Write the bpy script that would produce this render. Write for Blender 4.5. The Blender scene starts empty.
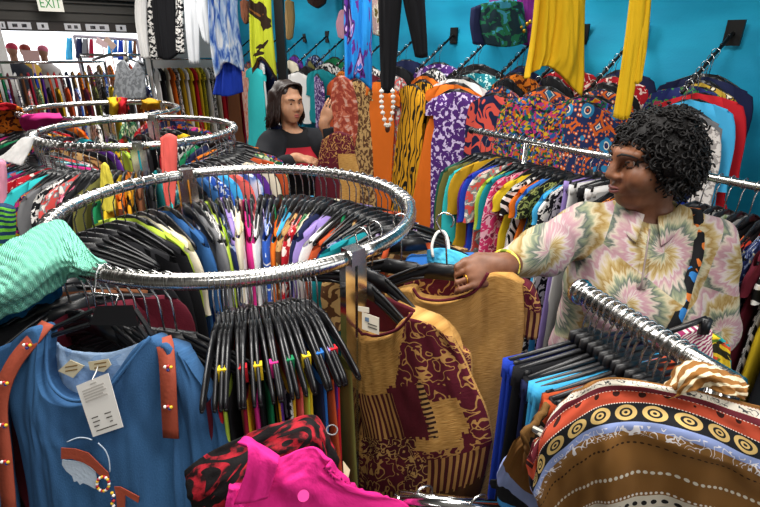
import bpy, math, random
import numpy as np
from math import sin, cos, pi, radians as RD
from mathutils import Vector, Matrix, noise as mnoise

# ------------------------------------------------------------------ camera, world, lights, exposure
SC = bpy.context.scene
COL = SC.collection
FPX, PITCH, ROLL, CZ = 500.0, RD(22.65), RD(0.81), 1.80
cd = bpy.data.cameras.new('camera'); cam = bpy.data.objects.new('camera', cd); COL.objects.link(cam)
cd.sensor_width = 36.0; cd.lens = 36.0*FPX/760.0; cd.clip_start = 0.02; cd.clip_end = 200
_f = Vector((0, cos(PITCH), -sin(PITCH))); _u = Vector((0, sin(PITCH), cos(PITCH))); _r = Vector((1, 0, 0))
CR = _r*cos(ROLL)+_u*sin(ROLL); CU = -_r*sin(ROLL)+_u*cos(ROLL)
_m = Matrix((CR, CU, -_f)).transposed().to_4x4(); _m.translation = (0, 0, CZ); cam.matrix_world = _m
SC.camera = cam
CAM = Vector((0, 0, CZ))

W = bpy.data.worlds.new('daylight'); SC.world = W; W.use_nodes = True
W.node_tree.nodes['Background'].inputs[0].default_value = (0.93, 0.96, 1.0, 1)
W.node_tree.nodes['Background'].inputs[1].default_value = 2.2

def area(x, y, z, sx, sy, power, rz=0.0, col=(1, .97, .92)):
    l = bpy.data.lights.new('ceiling_or_fill_light', 'AREA'); l.shape = 'RECTANGLE'; l.size = sx; l.size_y = sy
    l.energy = power; l.color = col
    o = bpy.data.objects.new('ceiling_or_fill_light', l); COL.objects.link(o); o.location = (x, y, z); o.rotation_euler = (0, 0, rz)
    return o
area(-0.5, 1.2, 2.95, 1.6, 0.5, 60)
area(0.8, 0.3, 2.95, 1.3, 0.5, 26)
area(0.2, -1.1, 2.95, 1.6, 0.5, 26)  # unseen fill lamp added behind the camera to brighten the foreground clothes
area(-1.4, 3.4, 2.95, 1.6, 0.5, 42)
area(0.2, 3.3, 2.95, 1.4, 0.5, 30)
area(-2.6, 5.4, 2.95, 1.6, 0.5, 58)
SC.view_settings.view_transform = 'Standard'; SC.view_settings.look = 'None'
SC.view_settings.gamma = 1.0; SC.view_settings.use_curve_mapping = False
SC.view_settings.exposure = 0.15

rnd = random.Random(7)

# ------------------------------------------------------------------ geometry helpers
def ray(px, py):
    return CR*((px-380)/FPX)-CU*((py-253.5)/FPX)+_f
def at(px, py, Y):
    d = ray(px, py); return CAM+d*(Y/d.y)
def atz(px, py, z):
    d = ray(px, py); return CAM+d*((z-CZ)/d.z)
class Plane:
    def __init__(s, o, n): s.o = Vector(o); s.n = Vector(n).normalized()
    def __call__(s, px, py, d=0.0):
        r = ray(px, py); return CAM+r*((s.o+s.n*d-CAM).dot(s.n)/r.dot(s.n))

def tag(o, label=None, cat=None, group=None, kind=None):
    if label: o['label'] = label
    if cat: o['category'] = cat
    if group: o['group'] = group
    if kind: o['kind'] = kind
    return o
def empty(name, loc, label, cat, group=None, rz=0.0):
    o = bpy.data.objects.new(name, None); COL.objects.link(o); o.location = loc; o.rotation_euler = (0, 0, rz)
    o.empty_display_size = .05
    return tag(o, label, cat, group)

class MB:
    def __init__(s): s.v = []; s.f = []; s.uv = []; s.mi = []
    def add(s, V, F, UV=None, mi=0):
        b = len(s.v); s.v += [tuple(p) for p in V]; s.f += [tuple(i+b for i in f) for f in F]
        s.uv += [tuple(u) for u in UV] if UV is not None else [(p[0]+p[1]*.6, p[2]+p[1]*.2) for p in V]
        s.mi += mi if isinstance(mi, list) else [mi]*len(F)
        return s
    def box(s, c, d, M=None):
        cx, cy, cz = c; dx, dy, dz = [k/2 for k in d]
        V = [Vector((cx+a*dx, cy+b*dy, cz+e*dz)) for a in (-1, 1) for b in (-1, 1) for e in (-1, 1)]
        if M is not None: V = [M @ p for p in V]
        return s.add(V, [(0,1,3,2),(4,6,7,5),(0,4,5,1),(2,3,7,6),(0,2,6,4),(1,5,7,3)])
    def tube(s, P, r, seg=8, closed=False, cap=True):
        P = [Vector(p) for p in P]; n = len(P); V = []; F = []; UV = []
        rr = r if isinstance(r, (list, tuple)) else [r]*n
        up = None; L = 0
        for i in range(n):
            t = (P[(i+1) % n]-P[i-1]) if closed else (P[min(i+1, n-1)]-P[max(i-1, 0)])
            t = t.normalized() if t.length > 1e-9 else Vector((0, 0, 1))
            if up is None:
                up = Vector((0, 0, 1)) if abs(t.z) < .9 else Vector((1, 0, 0))
            up = (up-t*up.dot(t)); up = up.normalized() if up.length > 1e-6 else t.orthogonal().normalized()
            b = t.cross(up)
            if i: L += (P[i]-P[i-1]).length
            for k in range(seg):
                a = 2*pi*k/seg; V.append(P[i]+(up*cos(a)+b*sin(a))*rr[i]); UV.append((a*rr[i], L))
        m = n if closed else n-1
        for i in range(m):
            j = (i+1) % n
            for k in range(seg):
                l = (k+1) % seg; F.append((i*seg+k, i*seg+l, j*seg+l, j*seg+k))
        if cap and not closed:
            F.append(tuple(range(seg-1, -1, -1))); F.append(tuple((n-1)*seg+k for k in range(seg)))
        return s.add(V, F, UV)
    def ribbon(s, P, w, t, wdir):
        """flat strap along P, width w along wdir, thickness t"""
        P = [Vector(p) for p in P]; n = len(P); V = []; F = []; UV = []; L = 0
        for i in range(n):
            d = (P[min(i+1, n-1)]-P[max(i-1, 0)]).normalized()
            wd = Vector(wdir[i] if isinstance(wdir, list) else wdir); wd = (wd-d*wd.dot(d)).normalized(); nn = d.cross(wd)
            if i: L += (P[i]-P[i-1]).length
            for a, b in ((-1, -1), (1, -1), (1, 1), (-1, 1)):
                V.append(P[i]+wd*(a*w/2)+nn*(b*t/2)); UV.append((a*w/2, L))
        for i in range(n-1):
            for k in range(4):
                l = (k+1) % 4; F.append((i*4+k, i*4+l, i*4+4+l, i*4+4+k))
        F += [(3, 2, 1, 0), tuple((n-1)*4+k for k in range(4))]
        return s.add(V, F, UV)
    def ball(s, c, r, n=10, M=None):
        rx, ry, rz = (r, r, r) if isinstance(r, (int, float)) else r
        V = []; F = []; c = Vector(c)
        for i in range(n+1):
            th = pi*i/n
            for k in range(2*n):
                ph = pi*k/n; p = Vector((rx*sin(th)*cos(ph), ry*sin(th)*sin(ph), rz*cos(th)))
                V.append(c+(M @ p if M is not None else p))
        for i in range(n):
            for k in range(2*n):
                l = (k+1) % (2*n); F.append((i*2*n+k, (i+1)*2*n+k, (i+1)*2*n+l, i*2*n+l))
        return s.add(V, F)
    def mesh(s, name, smooth=True):
        me = bpy.data.meshes.new(name); me.from_pydata(s.v, [], s.f)
        ul = me.uv_layers.new(name='UVMap'); uv = np.array(s.uv, dtype=np.float32)
        idx = np.empty(len(me.loops), dtype=np.int32); me.loops.foreach_get('vertex_index', idx)
        ul.data.foreach_set('uv', uv[idx].ravel())
        if smooth: me.polygons.foreach_set('use_smooth', [True]*len(me.polygons))
        if any(s.mi): me.polygons.foreach_set('material_index', s.mi)
        me.update(); return me
    def build(s, name, mat, parent=None, smooth=True):
        return link(name, s.mesh(name, smooth), mat, parent)
def link(name, me, mat, parent=None):
    if mat is not None and not me.materials:
        for m in (mat if isinstance(mat, list) else [mat]): me.materials.append(m)
    o = bpy.data.objects.new(name, me); COL.objects.link(o)
    if parent is not None:
        o.parent = parent
        if parent.type == 'EMPTY' or parent.matrix_basis != Matrix(): o.matrix_parent_inverse = Matrix()
    return o
def place(name, mb, mat, parent, smooth=True):
    """world-space mesh under a parent that has its own location"""
    o = mb.build(name, mat, parent, smooth); bpy_m = parent.matrix_basis.copy(); o.matrix_parent_inverse = bpy_m.inverted(); return o

def catmull(P, t):
    n = len(P)
    if n == 1: return P[0]
    x = t*(n-1); i = min(int(x), n-2); f = x-i
    p1, p2 = P[i], P[i+1]; p0 = P[i-1] if i > 0 else p1*2-p2; p3 = P[i+2] if i+2 < n else p2*2-p1
    return 0.5*((p1*2)+(p2-p0)*f+(p0*2-p1*5+p2*4-p3)*f*f+(p1*3-p0-p2*3+p3)*f**3)

def sheet(name, rows, mat, parent=None, nu=40, nv=40, thick=.006, puff=0.0, fold=0.0, ffreq=(8, 2), seed=0, uv='metric', patch=None, cloth=.004):
    """a piece of cloth through a net of 3-D points; solid, with folds"""
    rows = [[Vector(p) for p in r] for r in rows]
    G = []
    for j in range(nv+1):
        t = j/nv; G.append([])
        cur = [[catmull(r, i/nu) for r in rows] for i in range(nu+1)]
        G[-1] = [catmull(cur[i], t) for i in range(nu+1)]
    wid = sum((G[nv//2][i+1]-G[nv//2][i]).length for i in range(nu)); hei = sum((G[j+1][nu//2]-G[j][nu//2]).length for j in range(nv))
    Nn = [[None]*(nu+1) for _ in range(nv+1)]
    for j in range(nv+1):
        for i in range(nu+1):
            du = G[j][min(i+1, nu)]-G[j][max(i-1, 0)]; dv = G[min(j+1, nv)][i]-G[max(j-1, 0)][i]
            n = du.cross(dv); n = n.normalized() if n.length > 1e-9 else Vector((0, -1, 0))
            if n.dot(CAM-G[j][i]) < 0: n = -n
            Nn[j][i] = n
    V = []; UV = []
    for side in (0, 1):
        for j in range(nv+1):
            for i in range(nu+1):
                s_, t_ = i/nu, j/nv; p = G[j][i]; n = Nn[j][i]
                edge = min(1, 6*min(s_, 1-s_))
                d = fold*mnoise.noise(Vector((s_*ffreq[0], t_*ffreq[1], seed*3.7)))*(.4+.6*t_ if uv != 'norm' else 1)
                d += cloth*mnoise.noise(Vector((s_*ffreq[0]*2.7, t_*ffreq[1]*3.1+s_*2, seed*1.3+9)))
                bulge = puff*math.sqrt(max(0, 4*s_*(1-s_)))
                q = p+n*(d+bulge) if side == 0 else p+n*(d-bulge*.8-thick)
                V.append(q); UV.append(((s_-.5)*wid, (.5-t_)*hei) if uv == 'metric' else (s_, 1-t_))
    F = []; mi = []; K = (nu+1)*(nv+1); ix = lambda j, i: j*(nu+1)+i
    for j in range(nv):
        for i in range(nu):
            a = (ix(j, i), ix(j, i+1), ix(j+1, i+1), ix(j+1, i)); m = patch(i/nu, j/nv) if patch else 0
            F.append(a); mi.append(m); F.append(tuple(K+k for k in reversed(a))); mi.append(m)
    for i in range(nu):
        F.append((ix(0, i+1), ix(0, i), K+ix(0, i), K+ix(0, i+1))); F.append((ix(nv, i), ix(nv, i+1), K+ix(nv, i+1), K+ix(nv, i))); mi += [0, 0]
    for j in range(nv):
        F.append((ix(j, 0), ix(j+1, 0), K+ix(j+1, 0), K+ix(j, 0))); F.append((ix(j+1, nu), ix(j, nu), K+ix(j, nu), K+ix(j+1, nu))); mi += [0, 0]
    mb = MB(); mb.add(V, F, UV, mi)
    return place(name, mb, mat, parent) if parent is not None else mb.build(name, mat)

# ------------------------------------------------------------------ materials
def srgb(h):
    if isinstance(h, (tuple, list)): c = [k for k in h]
    else: c = [int(h[i:i+2], 16)/255 for i in (0, 2, 4)]
    return tuple([(k/12.92 if k <= .04045 else ((k+.055)/1.055)**2.4) for k in c]+[1])
class NT:
    def __init__(s, name, rough=.85, sheen=.0, metal=0.0, spec=.25):
        s.m = bpy.data.materials.new(name); s.m.use_nodes = True; s.t = s.m.node_tree; s.n = s.t.nodes
        s.b = s.n['Principled BSDF']; s.b.inputs['Roughness'].default_value = rough; s.b.inputs['Metallic'].default_value = metal
        s.b.inputs['Specular IOR Level'].default_value = spec
        if sheen: s.b.inputs['Sheen Weight'].default_value = sheen
    def N(s, typ, ins=None, **kw):
        n = s.n.new(typ)
        for k, v in kw.items(): setattr(n, k, v)
        for k, v in (ins or {}).items():
            if isinstance(v, bpy.types.NodeSocket): s.t.links.new(v, n.inputs[k])
            else: n.inputs[k].default_value = v
        return n
    def math(s, op, a, b=0.0, c=None):
        ins = {0: a, 1: b}
        if c is not None: ins[2] = c
        return s.N('ShaderNodeMath', ins, operation=op).outputs[0]
    def mix(s, f, a, b):
        n = s.n.new('ShaderNodeMix'); n.data_type = 'RGBA'
        for i, v in ((0, f), (6, a), (7, b)):
            if isinstance(v, bpy.types.NodeSocket): s.t.links.new(v, n.inputs[i])
            else: n.inputs[i].default_value = v
        return n.outputs[2]
    def ramp(s, f, stops, const=True):
        n = s.N('ShaderNodeValToRGB', {0: f}); r = n.color_ramp; r.interpolation = 'CONSTANT' if const else 'LINEAR'
        while len(r.elements) < len(stops): r.elements.new(1)
        for e, (p, c) in zip(r.elements, stops): e.position = p; e.color = c
        return n.outputs[0]
    def uv(s, sc=(1, 1), rand=True, rot=0.0):
        u = s.N('ShaderNodeUVMap', uv_map='UVMap').outputs[0]
        if rand:
            o = s.N('ShaderNodeObjectInfo').outputs['Random']
            k = s.math('MULTIPLY', o, 37.0); k2 = s.N('ShaderNodeCombineXYZ', {0: k, 1: s.math('MULTIPLY', o, 17.0)}).outputs[0]
            u = s.N('ShaderNodeVectorMath', {0: u, 1: k2}, operation='ADD').outputs[0]
        return s.N('ShaderNodeMapping', {0: u, 2: (0, 0, rot), 3: (sc[0], sc[1], 1)}).outputs[0]
    def col(s, c): s.t.links.new(c, s.b.inputs['Base Color']) if isinstance(c, bpy.types.NodeSocket) else setattr(s.b.inputs['Base Color'], 'default_value', c)
    def bump(s, h, st=.3, d=.003):
        n = s.N('ShaderNodeBump', {'Height': h, 'Strength': st, 'Distance': d}); s.t.links.new(n.outputs[0], s.b.inputs['Normal'])
    def weave(s, sc=160, st=.25):
        v = s.N('ShaderNodeTexNoise', {'Vector': s.uv((1, 1), False), 'Scale': sc, 'Detail': 1.0}); s.bump(v.outputs[0], st)
CACHE = {}
def cached(fn):
    def g(*a):
        k = (fn.__name__,)+tuple(str(x) for x in a)
        if k not in CACHE: CACHE[k] = fn(*a)
        return CACHE[k]
    return g
@cached
def plain(c, rough=.85):
    t = NT('cloth', rough); n = t.N('ShaderNodeTexNoise', {'Vector': t.uv((1, 1)), 'Scale': 9.0})
    t.col(t.mix(t.math('MULTIPLY', n.outputs[0], .35), srgb(c), tuple(k*.72 for k in srgb(c)[:3])+(1,))); t.weave(); return t.m
@cached
def blotch(c1, c2, sc=22, thr=.5, c3=None):
    t = NT('printed_cloth'); n = t.N('ShaderNodeTexNoise', {'Vector': t.uv(), 'Scale': float(sc), 'Detail': 2.0, 'Distortion': .6})
    stops = [(0, srgb(c1)), (thr, srgb(c2))]
    if c3: stops.append((thr+.09, srgb(c3)))
    t.col(t.ramp(n.outputs[0], stops)); t.weave(); return t.m
@cached
def multi(cs, sc=30):
    t = NT('multicolour_print'); cs = cs.split()
    n = t.N('ShaderNodeTexNoise', {'Vector': t.uv(), 'Scale': 14.0}); 
    v = t.N('ShaderNodeVectorMath', {0: t.uv(), 1: t.N('ShaderNodeVectorMath', {0: n.outputs['Color'], 'Scale': .07}, operation='SCALE').outputs[0]}, operation='ADD')
    w = t.N('ShaderNodeTexVoronoi', {'Vector': v.outputs[0], 'Scale': float(sc)})
    x = t.N('ShaderNodeSeparateColor', {0: w.outputs['Color']})
    t.col(t.ramp(x.outputs[0], [(i/len(cs), srgb(c)) for i, c in enumerate(cs)])); t.weave(); return t.m
@cached
def stripes(c1, c2, fr=18, rot=0.0, dist=0.0, thr=.5):
    t = NT('striped_cloth'); w = t.N('ShaderNodeTexWave', {'Vector': t.uv((1, 1), True, rot), 'Scale': float(fr), 'Distortion': float(dist), 'Detail': 1.0, 'Detail Scale': 1.2})
    t.col(t.ramp(w.outputs['Fac'], [(0, srgb(c1)), (thr, srgb(c2))])); t.weave(); return t.m
@cached
def scroll(base, line, sc=16, wd=.035):
    """thin curling lines on a ground colour"""
    t = NT('scroll_print', .9); n = t.N('ShaderNodeTexNoise', {'Vector': t.uv(), 'Scale': float(sc), 'Detail': .5, 'Distortion': 1.2})
    d = t.math('ABSOLUTE', t.math('SUBTRACT', t.math('FRACT', t.math('MULTIPLY', n.outputs[0], 3.0)), .5))
    t.col(t.mix(t.math('LESS_THAN', d, wd*3), srgb(base), srgb(line))); t.weave(); return t.m
@cached
def dashiki(c1, c2, c3, c4, sc=7.0):
    """rings of bright motifs"""
    t = NT('dashiki_print'); v = t.N('ShaderNodeTexVoronoi', {'Vector': t.uv(), 'Scale': float(sc), 'Randomness': .35})
    r = t.math('FRACT', t.math('MULTIPLY', v.outputs['Distance'], 3.6))
    w = t.N('ShaderNodeTexVoronoi', {'Vector': t.uv(), 'Scale': sc*6.0, 'Randomness': .5})
    a = t.ramp(r, [(0, srgb(c1)), (.3, srgb(c2)), (.45, srgb(c4)), (.58, srgb(c3))])
    b = t.ramp(w.outputs['Distance'], [(0, srgb(c4)), (.2, srgb(c1)), (.4, srgb(c2))])
    k = t.math('GREATER_THAN', t.math('FRACT', t.math('MULTIPLY', v.outputs['Distance'], 1.8)), .5)
    t.col(t.mix(k, a, b)); t.weave(); return t.m
@cached
def batik(c1, c2):
    t = NT('batik'); w = t.N('ShaderNodeTexWave', {'Vector': t.uv((1, .45)), 'Scale': 6.5, 'Distortion': 11.0, 'Detail': 1.5, 'Detail Scale': 1.8})
    t.col(t.ramp(w.outputs['Fac'], [(0, srgb(c2)), (.36, srgb(c1))])); t.weave(); return t.m
@cached
def tiedye_soft(c1, c2, c3, sx=6, sy=2):
    t = NT('dyed_cloth'); n = t.N('ShaderNodeTexNoise', {'Vector': t.uv((sx, sy)), 'Scale': 3.0, 'Detail': 3.0, 'Distortion': .8})
    t.col(t.ramp(n.outputs[0], [(.34, srgb(c1)), (.5, srgb(c2)), (.62, srgb(c3))], False)); t.weave(); return t.m
def simple(name, c, rough=.5, metal=0.0, spec=.5, emit=0.0):
    t = NT(name, rough, 0, metal, spec); t.col(srgb(c))
    if emit: t.b.inputs['Emission Color'].default_value = srgb(c); t.b.inputs['Emission Strength'].default_value = emit
    return t.m
CHROME = simple('chrome', 'd8d8d8', .16, 1.0)
_t = NT('worn_chrome', .2, 0, 1.0); _n = _t.N('ShaderNodeTexNoise', {'Vector': _t.uv((6, 60), False), 'Scale': 8.0, 'Detail': 3.0})
_t.col(_t.ramp(_n.outputs[0], [(.3, srgb('a9a7a4')), (.6, srgb('dcdad6'))], False)); _t.t.links.new(_t.math('MULTIPLY', _n.outputs[0], .45), _t.b.inputs['Roughness']); TUBE = _t.m
WIRE = simple('hook_wire', 'c9c9c9', .25, 1.0)
BLACKP = simple('black_plastic', '17171a', .34, 0, .5)
BLACKM = simple('black_metal', '0c0c0e', .4, .3)
WHITEP = simple('white_plastic', 'e8e6e0', .4)

# colour word -> material
MATS = {
 'grey': plain('77777a'), 'black': plain('131317'), 'white': plain('e6e4e2'), 'cream': plain('e3d9c0'), 'lilac': plain('9c86c9'), 'purple': plain('5a2a86'),
 'navy': plain('1b2247'), 'royal blue': plain('1e3fb4'), 'blue': plain('2c6fc0'), 'sky blue': plain('45aee0'), 'teal': plain('128a94'), 'turquoise': plain('35c6c9'),
 'green': plain('167a4d'), 'dark green': plain('1d5a4a'), 'olive': plain('6d6a34'), 'lime': plain('b9d24a'), 'yellow': plain('e2c026'), 'mustard': plain('c79a1e'),
 'orange': plain('e5701c'), 'rust': plain('c2512a'), 'coral': plain('e8645c'), 'red': plain('c41e2a'), 'crimson': plain('a11635'), 'maroon': plain('5f1526'),
 'pink': plain('e59ab2'), 'magenta': plain('d42c86'), 'brown': plain('6b3f25'), 'tan': plain('c09258'), 'mint': plain('8ed8bd'),
 'zebra': stripes('131313', 'eeece8', 9, .6, 6.0, .5), 'black white': blotch('15151a', 'e9e6e2', 30, .5), 'leopard': blotch('20200f', '9fa35a', 34, .5, '2a2a18'),
 'coral floral': blotch('d7534f', '8b8f92', 26, .48, 'f0e4dc'), 'pink print': blotch('d5386f', 'f0b6c4', 28, .5, '8c1f4d'), 'red print': blotch('b41826', 'f3d8cf', 30, .56),
 'blue print': blotch('2b57b4', 'e8eef6', 30, .55), 'green print': blotch('17613f', 'c8dba0', 28, .52, 'e7efe0'), 'navy print': blotch('1a2350', '7f8fb5', 30, .55, 'e7d9b0'),
 'orange print': blotch('e77f23', '52220f', 26, .52), 'yellow print': stripes('15150f', 'e6d832', 11, .9, 5.0, .5), 'teal print': blotch('0f7f8e', 'bfe6e1', 28, .55, '0b4a63'),
 'tan print': blotch('c09a63', '5c3a22', 26, .5), 'purple print': blotch('4e2672', 'd7c4ea', 28, .55), 'rainbow': multi('b82a70 2358a0 c9a41c 14603e c85a16 3a1c5a 1a1a2a', 62),
 'red black': blotch('b51c22', '17110f', 20, .5), 'gold black': batik('d99a17', '1a1208'), 'dashiki': dashiki('d2601f', '1d2a55', '2a7fae', 'e6dccb', 6.0),
 'navy coral': scroll('1c2144', 'e0584a', 7, .075), 'pale print': blotch('d9d3cf', '9c9694', 40, .52), 'blue white': tiedye_soft('f1f3f6', '9fbbe4', '2f5cb6', 9, 2),
 'coral white': tiedye_soft('e8613d', 'f3d9cc', 'e8744d', 7, 3), 'green stripe': stripes('1c2f4e', '6bb03c', 6, pi/2, .6, .5), 'denim': plain('2f5f97'), 'turquoise print': blotch('2fb3c4', 'e05a74', 24, .55, '3b3f7d'),
 'flame': blotch('1a1214', 'd8432a', 20, .5, 'e98a3a'), 'leaf': blotch('26306e', '3f8f4a', 24, .55, 'b03a5a'), 'ochre print': blotch('c9a63c', '37291d', 18, .5, 'e8e0c8'),
}
def RAMP(names): return names.split(',')

# ------------------------------------------------------------------ setting: floor, ceiling, walls
WD = Vector((.568, -.823, 0)); WN = Vector((-.823, -.568, 0))        # along the turquoise wall, and out of it
W0 = Vector((1.19, 3.18, 0)); CORNER = Vector((-2.42, 8.42, 0))
SD = Vector((.823, .568, 0)); S0 = Vector((-5.2, 6.5, 0)); SN = Vector((.568, -.823, 0))  # storefront
def wallpt(t, off, z): p = W0+WD*t+WN*off; return Vector((p.x, p.y, z))
def frontpt(s, off, z): p = S0+SD*s+SN*off; return Vector((p.x, p.y, z))

t = NT('concrete_floor', .7); n = t.N('ShaderNodeTexNoise', {'Scale': 3.0, 'Detail': 6.0}); t.col(t.ramp(n.outputs[0], [(.3, srgb('4a4642')), (.7, srgb('645f58'))], False)); FLOORM = t.m
tag(MB().box((-2, 4, -.05), (16, 16, .1)).build('floor', FLOORM, None, False), kind='structure')
CEILM = simple('ceiling_paint', '8f8c86', .9)
tag(MB().box((-2, 3.3, 3.15), (13, 13, .1)).build('ceiling', CEILM, None, False), kind='structure')

BACKM = simple('back_wall_paint', '8d8a84', .9)
tag(MB().box((-1, -2.3, 1.55), (9, .1, 3.1)).build('wall_back', BACKM, None, False), kind='structure')
tag(MB().box((-5.6, 1.2, 1.55), (.1, 7.0, 3.1)).build('wall_left', BACKM, None, False), kind='structure')
TEAL = NT('turquoise_wall_cloth', .75); n = TEAL.N('ShaderNodeTexNoise', {'Vector': TEAL.uv((1, 3), False), 'Scale': 1.5, 'Detail': 3.0})
TEAL.col(TEAL.ramp(n.outputs[0], [(.3, srgb('0f86ad')), (.7, srgb('179fc4'))], False)); TEAL.weave(90, .2); TEALM = TEAL.m
V = []; F = []; UV = []; NU, NV = 220, 50
L0, L1 = -6.36, 3.6
for j in range(NV+1):
    for i in range(NU+1):
        a = L0+(L1-L0)*i/NU; z = 3.1*j/NV
        d = .045*mnoise.noise(Vector((a*1.1, z*3.2+a*.5, 0)))+.03*abs(mnoise.noise(Vector((a*1.6-z*.8, z*4.4+a*.9, 7))))+.02*mnoise.noise(Vector((a*3.0+z*1.5, z*5-a*1.2, 4)))
        d += .012*max(0, 1-abs(((z-1.86-.1*mnoise.noise(Vector((a*1.5, 0, 3))))/.03)))
        V.append(wallpt(a, d, z)); UV.append((a, z))
for j in range(NV):
    for i in range(NU):
        k = j*(NU+1)+i; F.append((k, k+1, k+NU+2, k+NU+1))
B = len(V)
for i in (0, NU):
    for z in (0, 3.1): V.append(wallpt(L0+(L1-L0)*i/NU, -.15, z)); UV.append((0, 0))
F += [(B, B+1, B+3, B+2)]
tag(MB().add(V, F, UV).build('wall_right', TEALM), kind='structure')

GREYW = simple('shutter_grey', '4d4944', .6); WHITEW = simple('white_paint', 'e6e4e0', .7); DARKW = simple('dark_frame', '352d2a', .6)
def frontbox(mb, s0, s1, z0, z1, o0, o1):
    P = [frontpt(s, o, z) for s in (s0, s1) for o in (o0, o1) for z in (z0, z1)]
    return mb.add(P, [(0,1,3,2),(4,6,7,5),(0,4,5,1),(2,3,7,6),(0,2,6,4),(1,5,7,3)])
mb = MB(); frontbox(mb, 2.14, 3.4, 0, 3.1, -.12, 0); frontbox(mb, -2.5, .44, 0, 2.0, -.12, 0)
tag(mb.build('wall_front', WHITEW, None, False), kind='structure')
mb = MB(); frontbox(mb, -2.5, 2.2, 2.02, 3.1, -.1, .02)
for k in range(6): frontbox(mb, -2.5, 2.2, 2.03+k*.11, 2.03+k*.11+.02+.03*(k % 2), .02, .05+.02*(k % 3))
frontbox(mb, -2.5, 2.2, 2.3, 2.55, .02, .2)
tag(mb.build('trim_1', GREYW, None, False), kind='structure')          # rolled shutter housing
mb = MB(); frontbox(mb, -2.5, 2.2, 1.905, 2.03, -.06, .03); tag(mb.build('trim_2', DARKW, None, False), kind='structure')
mb = MB(); frontbox(mb, .44, .53, 0, 2.0, -.1, .06); tag(mb.build('trim_3', WHITEW, None, False), kind='structure')   # pale jamb
PAVE = simple('pale_pavement', 'c9c5be', .9)
tag(MB().box((-9, 18, -.02), (30, 16, .02)).build('ground', PAVE, None, False), kind='structure')
# chrome-dark column in front of the turquoise wall
COLX = at(281, 40, 4.6)
mb = MB(); mb.box((COLX.x, COLX.y, 1.55), (.075, .075, 3.1)); tag(mb.build('column', BLACKM, None, False), kind='structure')

# exit sign
def text_mesh(txt, size):
    c = bpy.data.curves.new('lettering', 'FONT'); c.body = txt; c.size = size; c.align_x = 'CENTER'; c.align_y = 'CENTER'; c.extrude = .004
    o = bpy.data.objects.new('lettering', c); COL.objects.link(o)
    dg = bpy.context.evaluated_depsgraph_get(); me = bpy.data.meshes.new_from_object(o.evaluated_get(dg)); bpy.data.objects.remove(o)
    return me
ex = empty('exit_sign', frontpt(1.1, .3, 2.13), 'small white exit sign with green letters on the shutter housing', 'sign')
Mx = Matrix.Rotation(math.atan2(SD.y, SD.x), 4, 'Z')
ex.matrix_basis = Matrix.Translation(frontpt(1.1, .3, 2.215)) @ Mx
mb = MB(); mb.box((0, 0, 0), (.27, .04, .17)); mb.build('sign_panel', simple('sign_white', 'f3f0e2', .5, 0, .5, .35), ex, False)
mb = MB(); mb.box((0, .06, .02), (.05, .1, .05)); mb.build('sign_bracket', GREYW, ex, False)
lm = text_mesh('EXIT', .12); lm.materials.append(simple('sign_green', '2f9a52', .5, 0, .5, .2)); lo = bpy.data.objects.new('lettering', lm); COL.objects.link(lo); lo.parent = ex
lo.location = (0, -.022, 0); lo.rotation_euler = (pi/2, 0, 0); lo.scale = (.95, 1.25, 1)

# picture panels along the dark strip over the opening
PIC = NT('picture_print', .4); v = PIC.N('ShaderNodeTexNoise', {'Vector': PIC.uv((1, 1)), 'Scale': 14.0}); PIC.col(PIC.ramp(v.outputs[0], [(0, srgb('26262a')), (.5, srgb('5f5b60'))]))
PICM = PIC.m
pan = [(0, 5.5), (8, 31), (37, 48), (64, 80), (85, 108), (115, 125)]
for i, (a, b) in enumerate(pan):
    def ss(px):
        d = ray(px, 26); k = d.x/d.y; return (k*6.5+5.2)/(.823-.568*k)
    s0, s1 = ss(a), ss(b)
    lab = ['cut-off white picture panel over the opening at the far left edge', 'wide white picture panel with two dark shapes, over the left of the opening', 'small square white picture panel below the exit sign',
           'white picture panel with a dark low shape, third from the right over the opening', 'long white picture panel with two small dark marks over the opening', 'white picture panel at the right end of the dark strip'][i]
    e = empty('picture_panel', frontpt((s0+s1)/2, .05, 1.965), lab, 'picture', 'picture panels over the opening')
    mb = MB(); frontbox(mb, s0, s1, 1.925, 2.005, .03, .06); place('panel', mb, simple('panel_white', 'ecebf0', .5), e, False)
    w = s1-s0
    for q in ([.3, .7] if w > .15 else [.5]): mb = MB(); frontbox(mb, s0+w*(q-.11), s0+w*(q+.11), 1.945, 1.985, .06, .064); place('printed_image', mb, PICM, e, False)

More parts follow.
